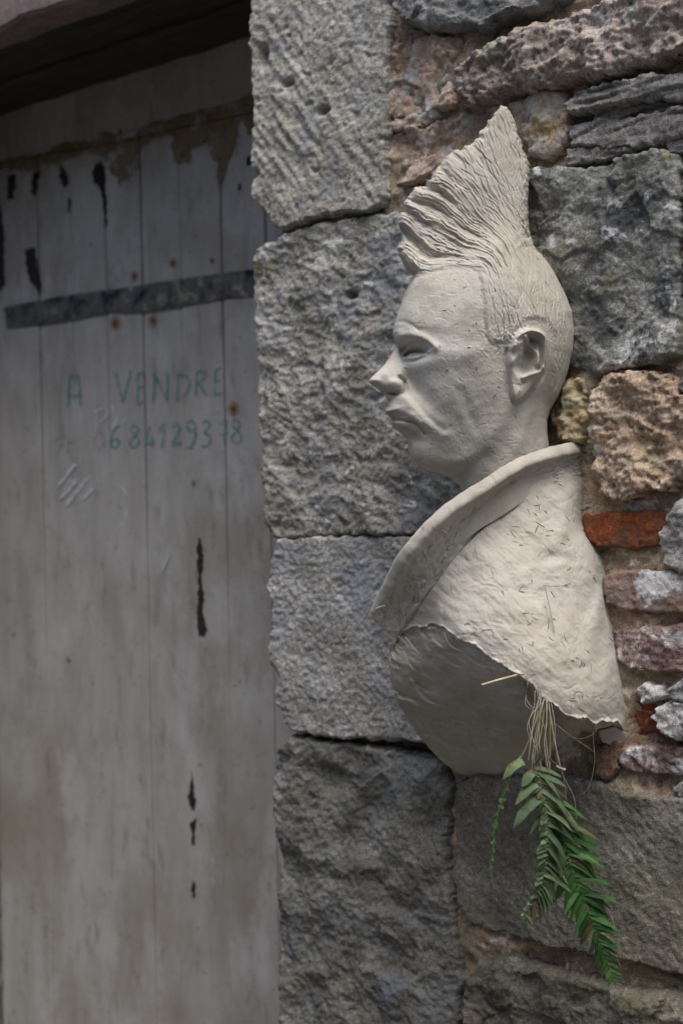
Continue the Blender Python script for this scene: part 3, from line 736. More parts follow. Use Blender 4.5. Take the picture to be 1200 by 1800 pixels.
strokes('letter', [z2([(605, 110), (602, 190), (598, 265)]), z2([(606, 115), (640, 190), (672, 262)]), z2([(676, 105), (675, 180), (673, 262)])], green, W)
strokes('letter', [z2([(735, 112), (732, 190), (728, 262)]), z2([(728, 110), (775, 125), (800, 165), (785, 220), (725, 262)])], green, W)
strokes('letter', [z2([(838, 108), (838, 170), (834, 240)]), z2([(838, 108), (870, 100), (888, 125), (868, 155), (840, 168)]), z2([(848, 168), (895, 238)])], green, W)
strokes('letter', [z2([(945, 95), (942, 165), (938, 236)]), z2([(942, 96), (975, 84)]), z2([(942, 162), (972, 155)]), z2([(938, 236), (976, 224)])], green, W)
strokes('digit', [z2([(330, 455), (295, 445), (272, 480), (275, 525), (305, 535), (325, 500), (326, 460)])], faint, W)
strokes('digit', [z2([(412, 400), (378, 440), (365, 490), (372, 525), (400, 525), (410, 500), (395, 480), (370, 495)])], green, W)
strokes('digit', [z2([(515, 415), (490, 405), (478, 430), (500, 460), (520, 490), (505, 525), (475, 520), (475, 490), (505, 455), (518, 420)])], green, W)
strokes('digit', [z2([(575, 405), (555, 490), (605, 486)]), z2([(592, 450), (588, 520)])], green, W)
strokes('digit', [z2([(628, 425), (662, 390)]), z2([(662, 390), (655, 460), (645, 525)])], green, W)
strokes('digit', [z2([(700, 410), (720, 388), (742, 410), (730, 450), (698, 500)]), z2([(698, 502), (755, 494)])], green, W)
strokes('digit', [z2([(830, 400), (805, 375), (785, 405), (805, 435), (832, 420)]), z2([(832, 400), (832, 460), (810, 522), (785, 518)])], green, W)
strokes('digit', [z2([(868, 390), (900, 378), (908, 410), (878, 438)]), z2([(878, 440), (915, 465), (905, 510), (865, 520)])], green, W)
strokes('digit', [z2([(965, 400), (990, 380), (1005, 385), (1000, 430), (995, 495)]), z2([(970, 460), (1010, 445)])], green, W)
strokes('digit', [z2([(1080, 385), (1050, 375), (1035, 400), (1060, 430), (1085, 460), (1075, 500), (1040, 495), (1035, 465), (1065, 430), (1085, 395)])], green, W)
strokes('letter', [z2([(60, 490), (90, 465), (125, 475), (130, 510)]), z2([(80, 560), (95, 500), (120, 560), (130, 505)])], faint, W)
for L_ in [[(102, 854), (120, 832), (133, 815)], [(106, 876), (120, 862), (136, 842)], [(117, 888), (138, 862), (156, 838)], [(146, 878), (168, 855)]]: strokes('scratch', [L_], chalk, 5)
for L_ in [[(168, 718), (170, 740), (166, 768)], [(170, 722), (186, 718), (188, 732), (176, 742)], [(196, 712), (206, 736), (198, 752), (214, 742), (230, 728)], [(212, 852), (222, 872), (220, 912), (210, 926)],
                    [(286, 1000), (300, 968)]]: strokes('scratch', [L_], chalk, 2.4)

# ------------------------------------------------------------------ the clay bust
t = NT('raw_clay')
c = t.ramp(t.noise(7, 5, .6), [(0.3, (0.37, 0.338, 0.282)), (0.5, (0.465, 0.434, 0.372)), (0.7, (0.53, 0.508, 0.45))])
c = t.mix(t.ramp(t.noise(24, 6, .7), [(0.52, 0.0), (0.72, 0.6)]), c, (0.30, 0.262, 0.205))
c = t.mix(t.ramp(t.noise(16, 5, .7, t.mapped(loc=(5, 1, 3))), [(0.58, 0.0), (0.72, 0.6)]), c, (0.52, 0.515, 0.50))
c = t.mix(t.ramp(t.noise(150, 4, .6), [(0.70, 0.0), (0.76, 0.8)]), c, (0.12, 0.10, 0.075))
t.color(c); t.b.inputs['Roughness'].default_value = 0.85; t.b.inputs['Specular IOR Level'].default_value = 0.2
t.bump(t.noise(55, 4, .65), 0.0005, .7)
t.bump(t.noise(45, 4, .6, t.mapped(scale=(9, 9, 1.2), rot=(0.5, 0.4, 0.2))), 0.0008, .7)
t.bump(t.noise(380, 4, .75), 0.0006, .8)
clay = t.m

base = bust(np.array(960.0), np.array(1300.0), np.array(20.0))
statue = empty('clay_bust', tuple(base), 'raw clay bust of a man with mohawk hair and upturned collar, fixed to the wall', 'bust')

G = 1.25
us = np.arange(636, 1022, G); vs_ = np.arange(172, 985, G)
U, V0 = np.meshgrid(us, vs_)
def pp(pts, w=0):                             # feature points seen in the photo -> bust space
    p = np.asarray(pts, float); a, b = pre(p[:, 0], p[:, 1], w); return np.stack([a, b], 1)
OUT = [(880, 186), (872, 193), (866, 204), (858, 212), (850, 225), (843, 232), (841, 243), (833, 246), (826, 256), (817, 255), (810, 264), (800, 263), (790, 270), (783, 275), (774, 290), (768, 294), (762, 302),
       (757, 314), (748, 316), (750, 329), (738, 329), (727, 331), (718, 345), (710, 352), (708, 362), (713, 372), (704, 373), (699, 384), (700, 400), (707, 414), (703, 426), (699, 437), (701, 449), (707, 462), (715, 474), (726, 484),
       (718, 500), (712, 514), (705, 532), (697, 556), (692, 573), (690, 586), (693, 597), (696, 607), (692, 616), (684, 629), (676, 640), (668, 649), (658, 658), (650, 666), (648, 671), (653, 677), (662, 683), (672, 691), (680, 700),
       (682, 709), (680, 716), (676, 722), (678, 728), (686, 734), (689, 739), (687, 745), (691, 751), (699, 758), (708, 765), (714, 772), (717, 782), (718, 793), (721, 804), (728, 814), (738, 822), (754, 828), (774, 833), (792, 841),
       (806, 852), (820, 880), (830, 920), (838, 985), (972, 985), (970, 900), (967, 840), (965, 790), (961, 760), (961, 740), (966, 722), (981, 696), (996, 658), (1005, 621), (1008, 587), (1004, 550), (995, 525), (986, 506), (974, 482), (962, 464), (950, 449),
       (940, 437), (932, 418), (929, 400), (928, 358), (930, 320), (929, 287), (922, 270), (917, 255), (908, 232), (905, 214), (899, 202), (890, 188)]
OUT = np.array(OUT, float)
sdO = poly_sd(U, V0, OUT) + 2.6 * fbm(U / 11, V0 / 11, 515, 3) * sstep(470, 440, V0)
FACE = [(726, 484), (718, 500), (712, 514), (705, 532), (697, 556), (692, 573), (690, 586), (693, 597), (697, 607), (703, 620), (706, 640), (704, 660), (698, 680), (690, 695),
        (682, 709), (680, 716), (676, 722), (678, 728), (686, 734), (689, 739), (687, 745), (691, 751), (699, 758), (708, 765), (714, 772), (717, 782), (718, 793), (721, 804), (728, 814), (738, 822), (754, 828), (774, 833), (792, 841),
        (806, 852), (820, 880), (830, 920), (838, 985), (972, 985), (970, 900), (967, 840), (965, 790), (961, 760), (961, 740), (966, 722), (981, 696), (996, 658), (1005, 621), (1008, 587), (1004, 550), (986, 506), (962, 464),
        (930, 443), (880, 434), (820, 440), (770, 458)]
i0 = int(np.argmin(np.hypot(OUT[:, 0] - 696, OUT[:, 1] - 607))); i1 = int(np.argmin(np.hypot(OUT[:, 0] - 682, OUT[:, 1] - 709)))
FACE2 = np.vstack([OUT[:i0 + 1], [(703, 620), (706, 640), (704, 660), (698, 680), (690, 695)], OUT[i1:]])      # whole outline without the nose
sdF = poly_sd(U, V0, FACE2) + (sdO - poly_sd(U, V0, OUT)) * (V0 < 480)
HB = [(715, 530, 62, 60), (740, 500, 70, 70), (700, 585, 55, 50), (712, 640, 46, 45), (700, 720, 40, 36), (705, 750, 40, 36), (735, 800, 39, 42), (720, 775, 38, 36),
      (800, 545, 100, 100), (760, 600, 84, 70), (762, 632, 88, 70), (830, 632, 108, 90), (880, 560, 118, 120), (900, 480, 98, 110), (850, 460, 85, 90), (930, 620, 116, 120), (985, 600, 110, 130),
      (880, 690, 106, 90), (770, 700, 78, 62), (800, 750, 75, 60), (750, 750, 57, 50), (850, 770, 87, 72), (800, 815, 54, 46), (850, 850, 68, 66), (900, 800, 82, 75), (940, 750, 86, 80), (900, 940, 84, 70), (950, 900, 80, 70), (870, 640, 110, 90),
      (880, 440, 68, 62), (930, 448, 62, 52), (960, 485, 82, 85), (820, 452, 58, 60), (780, 466, 46, 46), (750, 478, 42, 40), (880, 400, 44, 36), (920, 390, 38, 28), (840, 405, 38, 36), (790, 420, 34, 30), (740, 440, 25, 24), (705, 440, 18, 18),
      (705, 390, 18, 18), (760, 370, 27, 22), (830, 330, 28, 22), (900, 320, 28, 20), (780, 290, 18, 18), (720, 350, 18, 18), (850, 240, 14, 14), (885, 200, 9, 12), (915, 260, 14, 14), (888, 255, 19, 16)]
fH = rbf([(a, b) for a, b, *_ in HB], [h for _, _, h, _ in HB]); fD = rbf([(a, b) for a, b, *_ in HB], [d for *_, d in HB])
wb = fH(U, V0) * quarter(sdF / np.clip(fD(U, V0), 10, 140))
wb = np.where(sdF > 0, wb, np.maximum(sdF * 1.5, -40.0))
# nose
HN = [(700, 605, 16), (705, 640, 22), (680, 645, 19), (660, 662, 20), (655, 672, 20), (690, 672, 30), (705, 680, 30), (685, 695, 16), (690, 705, 12), (720, 650, 30), (715, 620, 20)]
fN = rbf([(a, b) for a, b, _ in HN], [h for *_, h in HN])
nb = np.interp(V0, [600, 640, 665, 690, 705], [699, 704, 708, 704, 684])      # where the side of the nose meets the face
wnose = fN(U, V0) * quarter(sdO / 14.5) - np.maximum(0, U - nb) * 1.1
wnose = np.where((V0 > 596) & (V0 < 712), wnose - sstep(700, 712, V0) * 30 - sstep(606, 596, V0) * 30, -40.0)
w = smax(wb, wnose, 9.0)
def ridge(pts, width, amp, wf=0, side=None):
    d = seg_dist(U, V0, spline(pp(pts, wf), 24) if len(pts) > 2 else pp(pts, wf))
    return amp * np.exp(-(d / width) ** 2)
def blob(cx, cy, rx, ry, ang, amp, wf=0, pw=1.0):
    (cx, cy), = pp([(cx, cy)], wf)
    a = (U - cx) * math.cos(ang) + (V0 - cy) * math.sin(ang); b = -(U - cx) * math.sin(ang) + (V0 - cy) * math.cos(ang)
    return amp * np.exp(-np.clip((a / rx) ** 2 + (b / ry) ** 2, 0, 60) ** pw)

# brow, eye socket, eye
w += blob(730, 616, 21, 13, 0.2, -25, 50)
w += blob(712, 608, 10, 16, 0.3, -9, 45)
w += ridge([(703, 588), (722, 590), (742, 598), (760, 613)], 9, 10, 60)
w += blob(728, 620, 13, 8, 0.05, 9, 55, 1.3)              # eyeball
w += ridge([(711, 616), (719, 608), (730, 606), (741, 611), (751, 620)], 2.8, 6.5, 55)   # upper lid
w += ridge([(710, 612), (718, 600), (732, 598), (746, 604), (757, 614)], 2.2, -4.0, 57)  # fold over it
w += ridge([(715, 619), (726, 614), (738, 615), (748, 619)], 3.8, -15.0, 55)  # slit
w += ridge([(714, 626), (726, 628), (738, 626), (750, 621)], 2.8, 5.0, 55)   # lower lid
w += ridge([(712, 632), (728, 634), (745, 629)], 3.0, -2.2, 57)
# cheekbone and hollows
w += ridge([(722, 640), (750, 632), (790, 626), (830, 624)], 17, 5, 90)
w += blob(737, 688, 17, 34, -0.42, -19, 65)
w += blob(722, 664, 9, 16, -0.3, -9, 55)
w += ridge([(811, 690), (818, 708), (826, 730), (834, 752)], 9, -2.4, 85)
w += blob(790, 690, 22, 30, 0.2, 4, 85)
# nose wing, nostril
w += blob(695, 676, 14, 10, 0.15, 9, 35, 1.6)
w += ridge([(703, 662), (712, 670), (714, 682), (708, 691)], 3.2, -8, 40)
w += blob(690, 690, 12, 4, 0.2, -14, 28)
w += blob(662, 671, 9, 7, 0.3, 3, 15)
# mouth, fold from nose to jaw
w += ridge([(712, 694), (728, 712), (746, 734), (764, 752), (780, 764)], 14, 6, 62)
w += ridge([(716, 686), (730, 704), (748, 728), (766, 746), (780, 756)], 6, -3.5, 66)
w += ridge([(676, 723), (690, 719), (706, 722), (722, 731), (736, 745)], 6, 3.0, 42)      # upper lip
w += ridge([(678, 729), (695, 736), (712, 739), (728, 743), (740, 754), (746, 764)], 2.2, -6.5, 45)
w += ridge([(690, 745), (704, 747), (718, 751), (728, 757)], 4.5, 2.2, 42)
w += ridge([(704, 764), (718, 766), (734, 772)], 7, -3, 42)
w += blob(742, 795, 24, 20, 0.3, 2.5, 45)
# jaw line and neck
w += ridge([(756, 822), (800, 815), (836, 796), (868, 758), (892, 712)], 17, 4, 80)
w += ridge([(796, 842), (826, 824), (850, 802)], 13, -4, 78)
w += ridge([(930, 725), (905, 790), (868, 850)], 14, 5, 82)
w += blob(962, 690, 18, 40, 0.2, -8, 80)
# forehead modelling
w += blob(775, 530, 40, 30, -0.5, -5, 95); w += blob(722, 548, 14, 22, 0, 4, 60)
w += ridge([(700, 560), (716, 566), (735, 580)], 4, -2, 60)

# hair strands: a direction field from hand drawn guides
guides = [[(848, 600), (846, 520), (838, 488), (790, 478), (728, 482), (703, 445)], [(868, 598), (864, 520), (850, 468), (795, 445), (740, 410), (702, 378)],
          [(884, 560), (878, 500), (862, 450), (815, 412), (760, 370), (712, 352)], [(900, 560), (894, 500), (878, 440), (835, 395), (790, 345), (748, 318)],
          [(916, 560), (910, 500), (895, 440), (858, 388), (815, 320), (783, 277)], [(936, 570), (928, 500), (905, 435), (878, 380), (845, 310), (818, 258)],
          [(955, 590), (945, 510), (915, 435), (893, 380), (868, 300), (848, 228)], [(975, 620), (960, 520), (922, 430), (905, 380), (890, 300), (878, 190)],
          [(985, 660), (980, 550), (938, 450), (916, 380), (908, 310), (900, 220)], [(992, 680), (1002, 580), (960, 470), (928, 400), (926, 330), (922, 275)]]
sp = []; sph = []
for k, gd in enumerate(guides):
    q = spline(gd, 11); sp += [tuple(p) for p in q]; sph += [k] * len(q)
phi = rbf(sp, sph)(U, V0) + 0.10 * fbm(U / 40, V0 / 40, 508, 3)
HAIR = [(727, 484), (760, 474), (800, 471), (836, 478), (842, 500), (845, 540), (846, 575), (850, 604), (862, 612), (885, 606), (902, 586), (915, 572), (935, 566), (955, 572), (968, 590), (972, 630), (966, 680), (968, 715),
        (1030, 715), (1060, 560), (1020, 440), (1000, 280), (930, 90), (700, 120), (600, 330), (630, 480)]
HAIRp = pp(HAIR, 60)
sdH = poly_sd(U, V0, smooth_poly(HAIRp, 2)) + 1.5 * fbm(U / 14, V0 / 14, 509, 3)
hm = sstep(-3, 7, sdH)
fin = sstep(520, 430, V0)
vary = np.clip(0.75 + 0.9 * fbm(U / 55, V0 / 55, 516, 2), .15, 1.5) * (0.26 + 0.8 * sstep(4.6, 2.2, phi) * sstep(520, 440, V0))
along = (V0 * 0.7 - U * 0.3)
st = vary * (perlin(phi * 1.7, along / 110, 501) * (2.0 + 3.0 * fin) + perlin(phi * 4.3, along / 85, 502) * (2.2 + 2.0 * fin) + perlin(phi * 9, along / 60, 503) * (2.2 + 1.0 * fin)) + perlin(phi * 15, along / 45, 504) * 1.0
tuft = 0.0
for f0, dp, ln_ in ((.55, 13, 95), (1.3, 11, 100), (2.0, 7, 80), (2.75, 11, 100), (3.5, 6, 70), (4.3, 4, 60), (5.2, 3, 50)):
    tuft = tuft - dp * np.exp(-((phi - f0 - .06 * fbm(U / 20, V0 / 20, 517, 2)) / 0.13) ** 2) * sstep(ln_, 10, sdO) * sstep(500, 470, V0)
w += hm * (3.0 + st + tuft) * sstep(0, 10, sdO + 4)
w += -2.0 * np.exp(-((sdH + 2) / 3.0) ** 2) * (U < 870) * (V0 > 470) * (.4 + .6 * fbm(U / 12, V0 / 12, 510, 2))
# rough bare clay round the ear
w += blob(900, 596, 46, 26, -0.3, 1, 105) * (2.0 * fbm(U / 5, V0 / 5, 511, 3))

# ear
EAR = [(898, 607), (903, 594), (912, 585), (932, 577), (953, 584), (961, 594), (961, 618), (960, 640), (956, 657), (941, 674), (930, 690), (918, 703), (907, 708), (898, 697), (896, 676), (893, 650), (890, 628)]
WE = 118
sdE = poly_sd(U, V0, smooth_poly(pp(EAR, WE), 2))
(ec,) = pp([(925, 640)], WE)
ear = sstep(-1.5, 5, sdE) * (10 + 0.20 * (U - ec[0] + 30))
w = w + ear
w += ridge([(899, 612), (904, 596), (915, 586), (932, 581), (950, 587), (957, 600), (957, 625), (955, 645)], 5.0, 11, WE)
w += blob(929, 620, 13, 30, 0.15, -34, WE, 1.3)
w += ridge([(922, 594), (932, 608), (942, 622), (944, 640)], 4.0, 13, WE)
w += ridge([(936, 596), (948, 606), (950, 630), (947, 648)], 3.2, -9, WE)
w += ridge([(905, 610), (916, 604), (918, 622)], 5, 6, WE)
w += blob(918, 647, 12, 9, 0.4, -14, WE)
w += ridge([(918, 664), (928, 659), (942, 656), (952, 650)], 4.5, 9, WE)
w += blob(900, 636, 6, 10, 0.25, 9, WE); w += blob(909, 640, 4, 12, 0.1, -8, WE); w += ridge([(902, 652), (908, 664), (912, 672)], 4.5, 2.5, WE)
w += blob(909, 690, 10, 14, 0.3, 6, WE)
w += -5.0 * np.exp(-((sdE + 3) / 3.5) ** 2) * sstep(600, 640, V0)

# tool marks and pressed clay
rs = np.random.RandomState(5)
gph_u = np.gradient(phi, axis=1); gph_v = np.gradient(phi, axis=0)
def scratch(W_, Ug, Vg, u, v, ang, ln, wd, dp, g0):
    r_ = ln / 2 + 6
    i0 = int((v - r_ - Vg[0, 0]) / g0); i1 = int((v + r_ - Vg[0, 0]) / g0) + 1; j0 = int((u - r_ - Ug[0, 0]) / g0); j1 = int((u + r_ - Ug[0, 0]) / g0) + 1
    i0, j0 = max(i0, 0), max(j0, 0)
    if i1 <= i0 or j1 <= j0: return
    uu = Ug[i0:i1, j0:j1] - u; vv_ = Vg[i0:i1, j0:j1] - v
    if uu.size == 0: return
    a = uu * math.cos(ang) + vv_ * math.sin(ang); b = -uu * math.sin(ang) + vv_ * math.cos(ang) + 0.012 * a * a * (1 if (int(u) % 2) else -1)
    f = np.exp(-(b / wd) ** 2) * np.exp(-(np.abs(a) / (ln / 2)) ** 4)
    f2 = np.exp(-((b - wd * 2) / wd) ** 2) * np.exp(-(np.abs(a) / (ln / 2)) ** 4)
    W_[i0:i1, j0:j1] += -dp * f + dp * 0.6 * f2
for k in range(420):
    u = rs.uniform(690, 985); v = rs.uniform(490, 850)
    scratch(w, U, V0, u, v, rs.normal(0.7, 0.9), rs.uniform(6, 26), rs.uniform(0.9, 1.4), rs.uniform(0.1, 0.5), G)
ih, jh = np.nonzero((sdH > 5) & (sdO > 6))
for k in rs.randint(0, len(ih), 520):
    u, v = U[ih[k], jh[k]], V0[ih[k], jh[k]]; an = math.atan2(-gph_u[ih[k], jh[k]], gph_v[ih[k], jh[k]])
    scratch(w, U, V0, u, v, an, rs.uniform(16, 60), rs.uniform(.9, 1.5), rs.uniform(.4, 1.5), G)
w += 1.1 * fbm(U / 26, V0 / 26, 521, 2) + 0.22 * fbm(U / 5, V0 / 5, 522, 2)
w = w * quarter(sdO / 7.0) 
w = np.maximum(w, 0.0)

# snap the rim onto the outline, then build near and far halves
gu = np.gradient(sdO, G, axis=1); gv = np.gradient(sdO, G, axis=0)
outm = sdO < 0
Us = np.where(outm, U - sdO * gu, U); Vs2 = np.where(outm, V0 - sdO * gv, V0); w = np.where(outm, 0, w)
mask = sdO > -1.2 * G
F = grid_faces(mask)
Wn = bust(Us, Vs2, w).reshape(-1, 3)
wfar = -np.maximum(0.0, w) * 0.97
Wf = bust(Us, Vs2, wfar).reshape(-1, 3)
hairv = (sdH > 0).reshape(-1)
fh = hairv[F].sum(1) >= 2
def grid_normals(P):
    P = P.reshape(U.shape + (3,)); n_ = np.cross(np.gradient(P, axis=1), np.gradient(P, axis=0))
    n_ /= np.linalg.norm(n_, axis=-1)[..., None] + 1e-15
    return n_.reshape(-1, 3)
NA = grid_normals(Wn); NA *= np.sign((NA @ -dv).mean())
NV = len(Wn); rimv = (w.reshape(-1) <= 0)
far_id = np.where(rimv, np.arange(NV), np.arange(NV) + NV)
def two_sided(sel, name, parent):
    Fa = F[sel]; FF = np.vstack([Fa, far_id[Fa][:, ::-1]]); VV = np.vstack([Wn, Wf])
    used = np.unique(FF); Vc_, Fc = compact(VV, FF)
    o = mesh_np(name, Vc_, Fc, clay, parent)
    cur = np.array([v.vector for v in o.data.vertex_normals])
    nr = np.where((used < NV)[:, None], NA[np.minimum(used, NV - 1)], cur)
    soft = (w.reshape(-1)[used % NV] < 8); nr[soft] = cur[soft]
    if ((nr * cur).sum(1)[(used < NV) & ~soft] < 0).mean() > .5:
        nr = np.where(((used < NV) & ~soft)[:, None], -nr, nr)
    o.data.normals_split_custom_set_from_vertices([tuple(v) for v in nr])
    return o
two_sided(~fh, 'head', statue)
two_sided(fh, 'mohawk', statue)

# shoulder and chest with the slanting cut below
G2 = 1.7
us2 = np.arange(660, 1120, G2); vs3 = np.arange(770, 1420, G2)
U2, V2 = np.meshgrid(us2, vs3)
TO = [(1028, 790, 2), (1029, 870, 3), (1031, 910, 5), (1040, 930, 10), (1050, 955, 18), (1064, 1000, 30), (1070, 1050, 34), (1082, 1120, 42), (1092, 1180, 50), (1100, 1240, 56), (1103, 1285, 58), (1080, 1312, 30), (1050, 1330, 0),
      (1020, 1356, -20), (985, 1376, -50), (930, 1386, -90), (880, 1383, -120), (840, 1374, -140), (805, 1360, -140), (772, 1336, -125), (742, 1302, -100), (712, 1258, -70), (692, 1222, -45), (685, 1190, -25), (686, 1160, -10), (692, 1132, 0), (704, 1108, 6), (722, 1088, 20),
      (760, 1030, 60), (800, 975, 85), (850, 925, 80), (900, 880, 60), (960, 830, 30)]
TO = np.array(TO, float); a, b = pre(TO[:, 0], TO[:, 1], TO[:, 2]); TOl = np.stack([a, b], 1)
sdT = poly_sd(U2, V2, smooth_poly(TOl, 1)) + (4.0 * fbm(U2 / 14, V2 / 14, 601, 4, .6)) * sstep(960, 1030, U2)
SP = [(1029, 860, -2), (1032, 910, -2), (1064, 1000, 22), (1082, 1120, 36), (1100, 1240, 48), (1103, 1285, 50), (985, 850, 42), (930, 872, 82), (985, 880, 55), (1000, 940, 72), (1020, 1000, 88), (940, 920, 96), (900, 930, 104), (900, 1000, 138), (980, 1040, 128), (1040, 1100, 112),
      (840, 940, 104), (805, 980, 100), (800, 1050, 118), (750, 1055, 68), (765, 1085, 85), (725, 1090, 30), (705, 1108, 8), (692, 1130, -4), (800, 1100, 134), (850, 1130, 165), (900, 1090, 172), (900, 1150, 192), (960, 1200, 204), (1000, 1150, 178), (1020, 1230, 190), (1065, 1200, 130), (1060, 1260, 140),
      (740, 1092, 48), (1080, 1265, 100)]
SPl = [(*[float(q) for q in pre(a, b, c)], c) for a, b, c in SP]
fS = rbf([(a, b) for a, b, _ in SPl], [c for *_, c in SPl])
KP = [(692, 1136, -4), (708, 1112, 6), (730, 1104, 36), (765, 1102, 80), (800, 1117, 130), (840, 1140, 160), (880, 1167, 182), (935, 1205, 200), (1000, 1262, 196), (1050, 1270, 150), (1100, 1288, 50),
      (686, 1190, -28), (714, 1258, -72), (772, 1334, -128), (840, 1372, -142), (930, 1384, -95), (1000, 1368, -30), (1050, 1330, 5), (800, 1240, 10), (880, 1290, 20), (760, 1200, 12), (960, 1310, 50)]
KPl = [(*[float(q) for q in pre(a, b, c)], c) for a, b, c in KP]
fK = rbf([(a, b) for a, b, _ in KPl], [c for *_, c in KPl])
CR = [(660, 1150, -4), (690, 1136, -4), (703, 1110, 6), (728, 1100, 36), (765, 1099, 80), (800, 1114, 130), (840, 1138, 160), (880, 1164, 182), (912, 1180, 192), (935, 1200, 200), (948, 1226, 200), (974, 1238, 200), (1000, 1262, 196), (1022, 1256, 180), (1046, 1266, 150), (1070, 1260, 130), (1102, 1286, 50), (1140, 1286, 50)]
CRl = np.array([[float(q) for q in pre(a, b, c)] for a, b, c in CR])
crest = np.interp(U2, CRl[:, 0], CRl[:, 1]) + 9.0 * fbm(U2 / 22, V2 / 60, 605, 4, .42) * sstep(700, 760, U2)
below = sstep(-1.0, 2.2, V2 - crest)
Ssh = fS(U2, V2)
# soft dents and swellings on the shoulder
Ssh += 5.0 * fbm(U2 / 70, V2 / 60, 611, 3) + 1.1 * fbm((U2 + V2) / 60, (V2 - U2) / 16, 612, 3) + 0.3 * fbm(U2 / 5, V2 / 5, 613, 3)
def blob2(cx, cy, rx, ry, ang, amp, wf):
    cx, cy = pre(cx, cy, wf)
    a = (U2 - cx) * math.cos(ang) + (V2 - cy) * math.sin(ang); b = -(U2 - cx) * math.sin(ang) + (V2 - cy) * math.cos(ang)
    return amp * np.exp(-np.clip((a / rx) ** 2 + (b / ry) ** 2, 0, 60))
Ssh += blob2(968, 980, 16, 10, -.3, -6, 120) + blob2(1030, 905, 14, 60, 0.3, -6, 20) + blob2(985, 930, 18, 50, 0.5, 7, 80) + blob2(1045, 1080, 14, 40, 0.4, 6, 80)
for k in range(620):
    u = rs.uniform(720, 1090); v = rs.uniform(850, 1270)
    scratch(Ssh, U2, V2, u, v, rs.normal(0.5, 1.0), rs.uniform(5, 22) if rs.rand() < .85 else rs.uniform(30, 60), rs.uniform(1.2, 1.8), rs.uniform(0.2, 0.9), G2)
for k in range(70):                            # comb-like finger prints
    u = rs.uniform(740, 1080); v = rs.uniform(900, 1260); an = rs.normal(-.5, .5)
    for j in range(5):
        scratch(Ssh, U2, V2, u - math.sin(an) * j * 4.5, v + math.cos(an) * j * 4.5, an, rs.uniform(16, 30), 1.5, 0.45, G2)
Kc = fK(U2, V2) + 5 * fbm(U2 / 55, V2 / 55, 621, 2) + 1.1 * fbm(U2 / 12, V2 / 12, 622, 3)
dn = np.maximum(0, V2 - crest)
flap = np.exp(-dn / 26.0)
Kc += flap * (9.0 * fbm(U2 / 15 - V2 / 40, V2 / 26, 625, 3) + 9.0 * ridged(U2 / 34 - V2 / 70, V2 / 40, 627, 3, .6) - 14.0 * sstep(0, 6, dn))
Kc -= 16 * blob2(950, 1232, 16, 12, 0, 1, 200)        # the hole the fern grows from
for k in range(160):
    u = rs.uniform(690, 1040); v = rs.uniform(1120, 1380)
    scratch(Kc, U2, V2, u, v, rs.normal(0.9, .35), rs.uniform(20, 60), rs.uniform(2.0, 4.0), rs.uniform(0.8, 3.2), G2)
W2 = Ssh * (1 - below) + Kc * below
# broken underside at the right
brk = poly_sd(U2, V2, pp([(1000, 1268), (1040, 1274), (1070, 1268), (1104, 1290), (1090, 1330), (1040, 1390), (970, 1390), (960, 1350), (985, 1310)], 60))
W2 -= sstep(-2, 14, brk) * (60 + 26 * perlin(U2 / 26, V2 / 30, 631) + 14 * (worley(U2 / 34, V2 / 34, 633)[1] - .5))
guT = np.gradient(sdT, G2, axis=1); gvT = np.gradient(sdT, G2, axis=0)
om = sdT < 0
Uq = np.where(om, U2 - sdT * guT, U2); Vq = np.where(om, V2 - sdT * gvT, V2)
maskT = sdT > -1.2 * G2
F = grid_faces(maskT); Vt = bust(Uq, Vq, W2).reshape(-1, 3)
Vt, F = compact(Vt, F)
def bkT(p):
    q = p.copy(); k = np.maximum(0.0, (0.035 - q[:, 1])) ; q[:, 1] = np.maximum(q[:, 1], 0.035); q[:, 0] -= 0.0; return q
Vt, F = extrude_back(Vt, F, bkT)
mesh_np('shoulder', Vt, F, clay, statue)

# turned up collar: a lofted band
A = [(1031, 778, -2), (1014, 776, 20), (985, 780, 48), (955, 788, 75), (913, 803, 102), (880, 822, 118), (850, 842, 128), (800, 873, 134), (757, 908, 126), (722, 946, 108), (696, 980, 86), (674, 1024, 50), (660, 1053, 24), (646, 1083, 2)]
B = [(1031, 832, -4), (1012, 834, 14), (985, 838, 38), (955, 846, 58), (920, 860, 78), (890, 878, 90), (862, 900, 98), (832, 936, 100), (805, 973, 95), (772, 1017, 80), (745, 1050, 60), (724, 1077, 38), (706, 1104, 14), (694, 1124, -4)]
n1 = 260
A = spline(A, n1); B = spline(B, n1)
A[:, 2] += 16 * np.clip(np.minimum(np.arange(n1), n1 - 1 - np.arange(n1)) / 60.0, 0, 1)
al, bl = pre(A[:, 0], A[:, 1], A[:, 2]); Al = np.stack([al, bl, A[:, 2]], 1)
al, bl = pre(B[:, 0], B[:, 1], B[:, 2]); Bl = np.stack([al, bl, B[:, 2]], 1)
tang = np.gradient(Al[:, :2], axis=0); tang /= np.linalg.norm(tang, axis=1)[:, None]
nrm = np.stack([-tang[:, 1], tang[:, 0]], 1)          # towards the band's lower side
nrm *= np.sign(((Bl[:, :2] - Al[:, :2]) * nrm).sum(1)).mean()
e2 = np.clip(np.minimum(np.arange(n1), n1 - 1 - np.arange(n1)) / 40.0, 0.0, 1) ** .6
endk = np.clip(np.minimum(np.arange(n1), n1 - 1 - np.arange(n1)) / 25.0, 0.15, 1)
tip = np.clip((n1 - 1 - np.arange(n1)) / 40.0, 0.0, 1) ** .6       # the band narrows to its front tip
